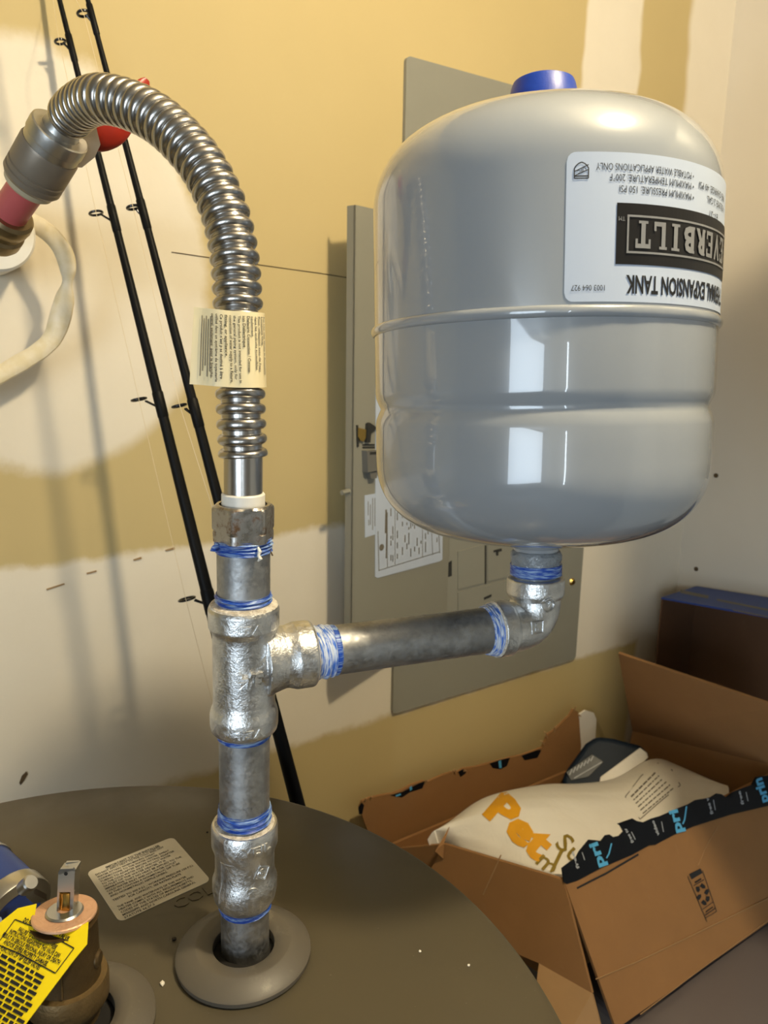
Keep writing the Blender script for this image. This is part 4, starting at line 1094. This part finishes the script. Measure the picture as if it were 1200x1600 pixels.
tpo = mesh('packing_tape', [v for v in (lambda a: a)([fp(x, y, .0022) for x, y in up_px + lo_px])] + [fp(x, y, .0008) for x, y in up_px + lo_px],
           tri(up_px + lo_px) + [tuple(i + len(up_px + lo_px) for i in q) for q in tri(up_px + lo_px)] + [(i, (i + 1) % len(up_px + lo_px), (i + 1) % len(up_px + lo_px) + len(up_px + lo_px), i + len(up_px + lo_px)) for i in range(len(up_px + lo_px))], M['navy_tape'], ff, smooth=0, label='torn black printed packing tape')
def px_text(s, xa, ya, xb, yb, h, mat, fn, name, parent, bold=.02, sub=False):
    """text whose baseline runs from pixel a to pixel b on the surface fn, h = letter height in pixels to its left side"""
    V, Fc, tw = fine2d(s, bold) if sub else text2d(s, bold); dx, dy = xb - xa, yb - ya; L = math.hypot(dx, dy); ex_, ey_ = dx / L, dy / L; ux_, uy_ = ey_, -ex_
    return mesh(name, [fn(xa + ex_ * v.x / tw * L + ux_ * v.y / .69 * h, ya + ey_ * v.x / tw * L + uy_ * v.y / .69 * h) for v in V], Fc, mat, parent, smooth=0)
g1 = lambda x, y: fp(x, y, .0027)
px_text('pri', 943, 1353, 930, 1315, 14, M['tape_blue'], g1, 'tape_lettering', tpo, .04)
px_text('pri', 1064, 1300, 1055, 1264, 14, M['tape_blue'], g1, 'tape_lettering', tpo, .04)
px_text('prin', 1199, 1252, 1187, 1215, 14, M['tape_blue'], g1, 'tape_lettering', tpo, .04)
def px_stroke(P, w, fn): return strokes(P, w, fn, False)
for q in ([(945, 1341), (949, 1334), (953, 1318)], [(1064, 1288), (1067, 1281), (1070, 1260)]): mesh('tape_arrow', *px_stroke(q, 2.2, g1), M['tape_blue'], tpo, smooth=0)
for s, xa, ya, xb, yb in (('free', 903, 1357, 893, 1330), ('free tv', 988, 1316, 976, 1294), ('video', 1028, 1305, 1019, 1282), ('free v', 1112, 1272, 1104, 1246), ('free', 1160, 1257, 1154, 1236)):
    px_text(s, xa, ya, xb, yb, 4.5, M['tape_white'], g1, 'tape_lettering', tpo, .03)
for a, b, c, d in ((984, 1300, 990, 1312), (1031, 1284, 1034, 1300), (1112, 1250, 1115, 1266), (1163, 1238, 1166, 1252), (907, 1332, 911, 1344)): mesh('tape_smallprint', *px_stroke([(a, b), (c, d)], 1.2, g1), M['tape_white'], tpo, smooth=0)
g2 = lambda x, y: fp(x, y, .0016)
mesh('printed_bar', *px_stroke([(900, 1388), (923, 1376), (945, 1365), (996, 1335)], 3.0, g2), M['ink'], ff, smooth=0)
# recycling mark
rk = [px_stroke([(1073, 1369), (1103, 1440)], .9, g2), px_stroke([(1096, 1360), (1118, 1424), (1101, 1434)], .9, g2), px_stroke([(1082, 1384), (1099, 1374)], 1.0, g2), px_stroke([(1096, 1421), (1113, 1409)], 1.0, g2), px_stroke([(1100, 1430), (1116, 1419)], 1.4, g2)]
rk.append(([g2(*p) for p in ((1075, 1366), (1093, 1357), (1096, 1364), (1079, 1374))], [(0, 1, 2, 3)]))
for cx, cy, ang_ in ((1089, 1390, 80), (1097, 1385, 35), (1103, 1393, -60), (1104, 1405, 95), (1099, 1411, 40), (1091, 1401, -55)):
    a = math.radians(ang_); e = (math.cos(a), math.sin(a)); w_ = (-e[1], e[0])
    rk.append(([g2(cx + e[0] * u * 4.6 + w_[0] * v * 2.9, cy + e[1] * u * 4.6 + w_[1] * v * 2.9) for u, v in ((-1, -1), (.3, -1), (1, 0), (.3, 1), (-1, 1))], [(0, 1, 2, 3, 4)]))
rk += [px_stroke([(1084, 1379), (1094, 1373)], 2.2, g2), px_stroke([(1101, 1425), (1112, 1417)], 1.6, g2)]
mesh('recycling_mark', *join(*rk), M['ink'], ff, smooth=0)
# left flap, folded out and down
LFo = [BL + Vector((-.085, .0, -.105)), FL + Vector((-.03, -.03, -.115)), FL + Vector((.0, -.045, -.12))]
nL = (BL - FL).cross(LFo[1] - FL).normalized()
if nL.dot(CAM - FL) < 0: nL = -nL
LB1 = FL + (PP(925, 1552, FL, nL) - FL); LB0 = PP(842, 1505, FL, nL); LBx = PP(640, 1420, FL, nL)
lf = mesh('left_flap', *slab([BL, LBx, LB0, LB1, FL], nL, .0035), M['card'], bxo, smooth=0)
mesh('crease', *tube([PP(783, 1336, FL, nL) + nL * .0003, PP(770, 1365, FL, nL) + nL * .0003, PP(755, 1398, FL, nL) + nL * .0003], .0007, 6), M['card_edge'], lf)
lt = [PP(x, y, FL, nL) for x, y in ((842, 1505), (925, 1552))]
dn = Vector((-.06, -.045, -.075))
mesh('torn_flap_end', *slab([lt[0], lt[1], lt[1] + Vector((-.004, -.02, -.03)), lt[1] + dn * .9 + Vector((.02, 0, 0)), lt[0] + dn * 1.3], (lt[1] - lt[0]).cross(dn) * (1 if (lt[1] - lt[0]).cross(dn).dot(CAM - lt[0]) > 0 else -1), .0035), M['card_edge'], bxo, smooth=0)
# small folded corner left of it
c1 = PZ(703, 1290, -.590); mesh('corner_fold', *slab([BL + Vector((0, 0, .001)), c1, PZ(680, 1330, -.603), PZ(693, 1342, -.615)], (CAM - BL), .003), M['card'], bxo, smooth=0)
# back flap standing against the wall with torn tape scraps
YB = .770
bt_px = [(562, 1262), (566, 1252), (578, 1247), (600, 1242), (614, 1240), (625, 1236), (645, 1226), (662, 1220), (668, 1222), (690, 1212), (705, 1207), (716, 1206), (724, 1201), (745, 1198), (770, 1191), (797, 1184), (815, 1180), (838, 1172), (848, 1168), (853, 1155), (857, 1147), (868, 1140), (880, 1128), (890, 1118), (896, 1108), (903, 1112), (905, 1125)]
bb_px = [(908, 1165), (905, 1200), (860, 1245), (740, 1320), (700, 1340), (630, 1365), (575, 1300)]
pol = bt_px + bb_px; n_ = len(pol); tr_ = tri(pol)
bfV = [PY(x, y, YB) for x, y in pol] + [PY(x, y, YB) + Vector((0, .004, 0)) for x, y in pol]
bf = mesh('back_flap', bfV, tr_ + [tuple(i + n_ for i in q) for q in tr_] + [(i, (i + 1) % n_, (i + 1) % n_ + n_, i + n_) for i in range(n_)], M['card'], bxo, smooth=0)
for pts in ([(610, 1243), (630, 1237), (655, 1224), (664, 1221), (660, 1232), (640, 1238), (628, 1246)], [(765, 1193), (780, 1188), (797, 1184), (792, 1197), (782, 1202), (770, 1200)], [(815, 1181), (840, 1172), (846, 1172), (840, 1184), (820, 1188)], [(560, 1262), (565, 1254), (569, 1258), (566, 1272), (561, 1272)], [(716, 1206), (724, 1202), (728, 1208), (720, 1214)]):
    mesh('tape_scrap', *slab([PY(x, y, YB - .0006) for x, y in pts], (0, -1, 0), .0006), M['navy_tape'], bf, smooth=0)
for pts in ([(779, 1190), (783, 1188), (784, 1200), (780, 1200)], [(640, 1231), (643, 1228), (644, 1233), (641, 1236)], [(618, 1243), (626, 1240), (627, 1242), (619, 1245)]):
    mesh('tape_print', *slab([PY(x, y, YB - .0010) for x, y in pts], (0, -1, 0), .0004), M['tape_blue'], bf, smooth=0)
random.seed(5)
for x, y, ex_, ey_ in ((570, 1250, 3, -4), (578, 1247, 4, -3), (664, 1221, 6, -2), (706, 1207, 4, -5), (712, 1206, -2, -5), (855, 1150, -5, -8), (866, 1141, 2, -8), (850, 1160, -6, -3), (897, 1108, 4, -5), (903, 1114, 5, 6), (724, 1202, 6, 3)):
    mesh('paper_fray', *tube([PY(x, y + 3, YB), PY(x + ex_ * .5, y + ey_ * .6, YB - .003), PY(x + ex_, y + ey_, YB - .001)], [.0016, .0013, .0005], 6, .4), M['card_edge'], bf)
# right flap standing up, and the lit inside of the right wall
nR = None
RF = [PX(988, 1142, 1.012), PX(966, 1021, .915), PX(1215, 1105, .94), PX(1215, 1198, 1.02)]
nR = (RF[1] - RF[0]).cross(RF[3] - RF[0]).normalized(); nR = nR if nR.dot(CAM - RF[0]) > 0 else -nR
mesh('right_flap', *slab(RF, nR, .004), M['card'], bxo, smooth=0)
RW = [RF[0], RF[3], Vector((RF[3].x - .01, RF[3].y, ZG + .02)), Vector((RF[0].x - .01, RF[0].y, ZG + .02))]
mesh('inner_panel', *slab(RW, (-1, 0, 0), .003), M['card'], bxo, smooth=0)
# dark strip at the gap below the flaps, in the tape colour
cs0 = PP(928, 1545, FL + Vector((.004, 0, 0)), nL); mesh('corner_strip', *slab([PY(925, 1540, FL.y - .012), PY(936, 1530, FL.y - .012), PY(965, 1610, FL.y - .012), PY(918, 1612, FL.y - .012)], (0, -1, 0), .001), M['navy_tape'], bxo, smooth=0)

# ------------------------------------------------------------------ white bag in the box
bk_ = [(668, 1312, .675), (702, 1284, .69), (760, 1245, .69), (845, 1226, .69), (905, 1224, .68), (960, 1216, .66), (1018, 1186, .645), (1060, 1196, .62), (1132, 1232, .54)]
fr_ = [(694, 1318, .672), (728, 1328, .635), (784, 1345, .585), (848, 1362, .535), (905, 1366, .512), (965, 1352, .503), (1025, 1322, .503), (1075, 1298, .503), (1140, 1262, .503)]
NB, NV = 56, 28
bs, _ = spline([PY(*q) for q in bk_], NB + 1); fs, _ = spline([PY(*q) for q in fr_], NB + 1)
V = []; Fc = []
for i in range(NB + 1):
    for j in range(NV + 1):
        v = j / NV; u = i / NB; p = fs[i].lerp(bs[i], v); b = math.sin(math.pi * v) * (.016 + .012 * math.sin(math.pi * u))
        fold = .004 * noise.noise(Vector((u * 7, v * 3, 1))) + .003 * abs(noise.noise(Vector((u * 5 + v * 6, v * 2 - u * 3, 4))))
        V.append(p + Vector((0, 0, b + fold * math.sin(math.pi * min(1, v * 1.4)))))
for i in range(NB):
    for j in range(NV): Fc.append((i * (NV + 1) + j, (i + 1) * (NV + 1) + j, (i + 1) * (NV + 1) + j + 1, i * (NV + 1) + j + 1))
bagV, bagF = list(V), list(Fc)
ring = [i * (NV + 1) for i in range(NB + 1)] + [NB * (NV + 1) + j for j in range(1, NV + 1)] + [i * (NV + 1) + NV for i in range(NB - 1, -1, -1)] + [j for j in range(NV - 1, 0, -1)]
cen = sum((V[i] for i in ring), Vector()) / len(ring)
base = len(V); zb = ZG + .006
for i in ring: p = V[i]; q = p.lerp(cen, .12); V.append(Vector((q.x, q.y, zb)))
n_ = len(ring)
for a in range(n_): b = (a + 1) % n_; Fc.append((ring[a], ring[b], base + b, base + a))
Fc.append(tuple(base + a for a in range(n_)))
pbag = thing('shopping_bag', 'white plastic shopping bag with orange lettering lying in the cardboard box', 'bag', (cen.x, cen.y, zb))
bg = mesh('bag_film', V, Fc, M['bag'], pbag, smooth=80)
from mathutils.bvhtree import BVHTree
bvh = BVHTree.FromPolygons(bagV, bagF)
def bagp(off):
    def f(x, y):
        d = ray(x, y).normalized(); h = bvh.ray_cast(CAM, d)
        if h[0] is None:
            q = bvh.find_nearest(CAM + d * 1.05); return q[0] + q[1] * (off if q[1].dot(d) < 0 else -off)
        return h[0] - d * off
    return f
def bag_text(s, xa, ya, xb, yb, h, mat, bold, name='bag_lettering'):
    px_text(s, xa, ya, xb, yb, h, mat, bagp(.0012), name, bg, bold, True)
bag_text('Pet', 755, 1270, 842, 1346, 46, M['orange'], .05)
bag_text('Su', 866, 1320, 897, 1350, 28, M['olive'], .01)
bag_text('m', 836, 1348, 859, 1369, 28, M['olive'], .01)
gb = bagp(.0012)
wn = [(977, 1245), (1002, 1212), (1028, 1192), (1050, 1203), (1063, 1227), (1032, 1252), (1000, 1280)]
rk = [strokes(wn, 1.3, gb)]
for i in range(6):
    a = (984 + i * 3.6, 1247 + i * 5.2); b = (1026 + i * 5.8, 1205 + i * 4.8); L = math.hypot(b[0] - a[0], b[1] - a[1]); x = 3.0
    while x < L - 4:
        w_ = random.uniform(3, 9); w_ = min(w_, L - 3 - x); q0 = x / L; q1 = (x + w_) / L
        rk.append(strokes([(a[0] + (b[0] - a[0]) * q0, a[1] + (b[1] - a[1]) * q0), (a[0] + (b[0] - a[0]) * q1, a[1] + (b[1] - a[1]) * q1)], 2.6 if i == 0 else 1.9, gb, False)); x += w_ + 1.5
mesh('warning_print', *join(*rk), M['greyink'], bg, smooth=0)
# navy and white packet behind the bag
pk = thing('food_packet', 'navy and white packet tucked behind the white bag', 'packet', PY(930, 1215, .70) + Vector((0, 0, -.06)))
pn = (CAM - PY(945, 1190, .70)).normalized()
def pkp(x, y, off=0): return PP(x, y, PY(945, 1190, .70), (pn + Vector((0, 0, .35))).normalized()) + pn * off
def pillow(pts, off, th, name, mat, par, nseg=6):
    V, Fc = slab([pkp(x, y, off) for x, y in pts], pn, th); o = mesh(name, V, Fc, mat, par, smooth=0)
    b = o.modifiers.new('b', 'BEVEL'); b.width = min(.008, th * .45); b.segments = 4; return o
pillow([(878, 1216), (884, 1205), (915, 1162), (932, 1151), (958, 1154), (1004, 1166), (1014, 1182), (1008, 1196), (968, 1222), (940, 1262), (880, 1250)], 0, .03, 'packet_body', M['navy'], pk)
pillow([(938, 1214), (1000, 1168), (1011, 1176), (1013, 1184), (985, 1212), (960, 1228), (935, 1232)], .0015, .003, 'white_panel', M['bag'], pk)
pl_ = pillow([(884, 1206), (925, 1178), (944, 1190), (920, 1214), (892, 1220)], .0015, .002, 'dark_label', simple('packet_label', S(44, 48, 52), .4), pk)
gp = lambda x, y: pkp(x, y, .0022)
mesh('packet_print', *join(*[strokes([(890 + i * 5.5, 1211 - i * 3.6), (894 + i * 5.5, 1202 - i * 3.4)], 2.0, gp, False) for i in range(7)] + [strokes([(897, 1216), (940, 1191)], 1.6, gp, False)]), M['tape_white'], pl_, smooth=0)
scp = mesh('plastic_scrap', *slab([PY(x, y, .778) for x, y in ((906, 1116), (915, 1110), (928, 1114), (932, 1124), (930, 1160), (924, 1185), (905, 1190))], (0, -1, 0), .003), M['bag'], None, PY(915, 1190, .778))
solo(scp, 'white plastic scrap standing behind the torn back flap', 'plastic scrap')

# ------------------------------------------------------------------ open blue carton against the right wall
xa_, xb_ = 1.10, 1.198
T0, T1 = PX(1033, 936, xa_), PX(1330, 988, xa_)
y_b, y_f, z_t = T0.y, .40, T0.z
ct = thing('open_carton', 'blue-edged open carton lying on its side against the right wall', 'box', ((xa_ + xb_) / 2, (y_b + y_f) / 2, ZG))
zt0, zt1 = T0.z, T0.z + .028
def cbox(name, P8, mat, **kw): return mesh(name, P8, [(0, 1, 2, 3), (7, 6, 5, 4), (0, 4, 5, 1), (1, 5, 6, 2), (2, 6, 7, 3), (3, 7, 4, 0)], mat, ct, smooth=0, **kw)
y_b = min(y_b, .772)
zf = T0.z + (PX(1200, 966, xa_).z - T0.z) / (PX(1200, 966, xa_).y - T0.y) * (y_f - T0.y)
top = [Vector((xa_, y_b, zt0)), Vector((xa_, y_f, zf)), Vector((xb_, y_f, zf + .004)), Vector((xb_, y_b, zt0 + .004))]
ctop = cbox('top_side', [p + Vector((0, 0, .003)) for p in top] + top, M['bluebox'], label='top side printed blue')
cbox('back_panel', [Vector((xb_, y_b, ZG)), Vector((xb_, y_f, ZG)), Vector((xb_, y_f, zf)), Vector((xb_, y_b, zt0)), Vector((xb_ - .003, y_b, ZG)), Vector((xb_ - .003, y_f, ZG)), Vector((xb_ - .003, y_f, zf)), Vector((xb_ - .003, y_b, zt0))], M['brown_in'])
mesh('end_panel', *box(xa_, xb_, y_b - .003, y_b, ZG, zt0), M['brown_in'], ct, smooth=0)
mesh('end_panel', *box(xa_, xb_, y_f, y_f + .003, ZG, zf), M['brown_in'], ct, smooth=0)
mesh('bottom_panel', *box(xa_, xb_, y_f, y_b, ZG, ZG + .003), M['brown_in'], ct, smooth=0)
gt = lambda x, y: PP(x, y, top[0] + Vector((0, 0, .0032)), (top[1] - top[0]).cross(top[2] - top[0]).normalized())
mesh('carton_print', *join(strokes([(1063, 924), (1107, 933)], 5, gt, False), strokes([(1120, 937), (1200, 953)], 3, gt, False), strokes([(1145, 953), (1200, 964)], 2, gt, False)), M['greyink'], ctop, smooth=0)

# ------------------------------------------------------------------ bits of grit on the lid
for x, y, r_, lab in ((254, 1538, .0015, 'pale crumb on the lid between the two pipe flanges'), (656, 1487, .0009, 'tiny pale crumb on the lid right of the flange'), (732, 1509, .0009, 'tiny pale crumb nearest the lid rim at right'),
                      (320, 1463, .0017, 'dark leaf-like crumb on the flange beside the pipe'), (272, 1468, .0014, 'dark crumb at the left edge of the pipe flange'), (324, 1301, .0008, 'small dark crumb on the lid left of the coupling')):
    zz_ = -.333 if y not in (1462,) else -.325
    p = PZ(x, y, zz_); bm = bmesh.new(); bmesh.ops.create_icosphere(bm, subdivisions=1, radius=r_)
    for v in bm.verts: v.co *= 1 + .5 * noise.noise(v.co * 900 + Vector((x, y, 0))); v.co.z = max(0, v.co.z * .6 + r_ * .4)
    V = [p + v.co for v in bm.verts]; Fc = [tuple(q.index for q in f.verts) for f in bm.faces]; bm.free()
    solo(mesh('crumb', V, Fc, M['foam'] if 'dark' in lab else M['bag'], None, p, smooth=0), lab, 'debris')
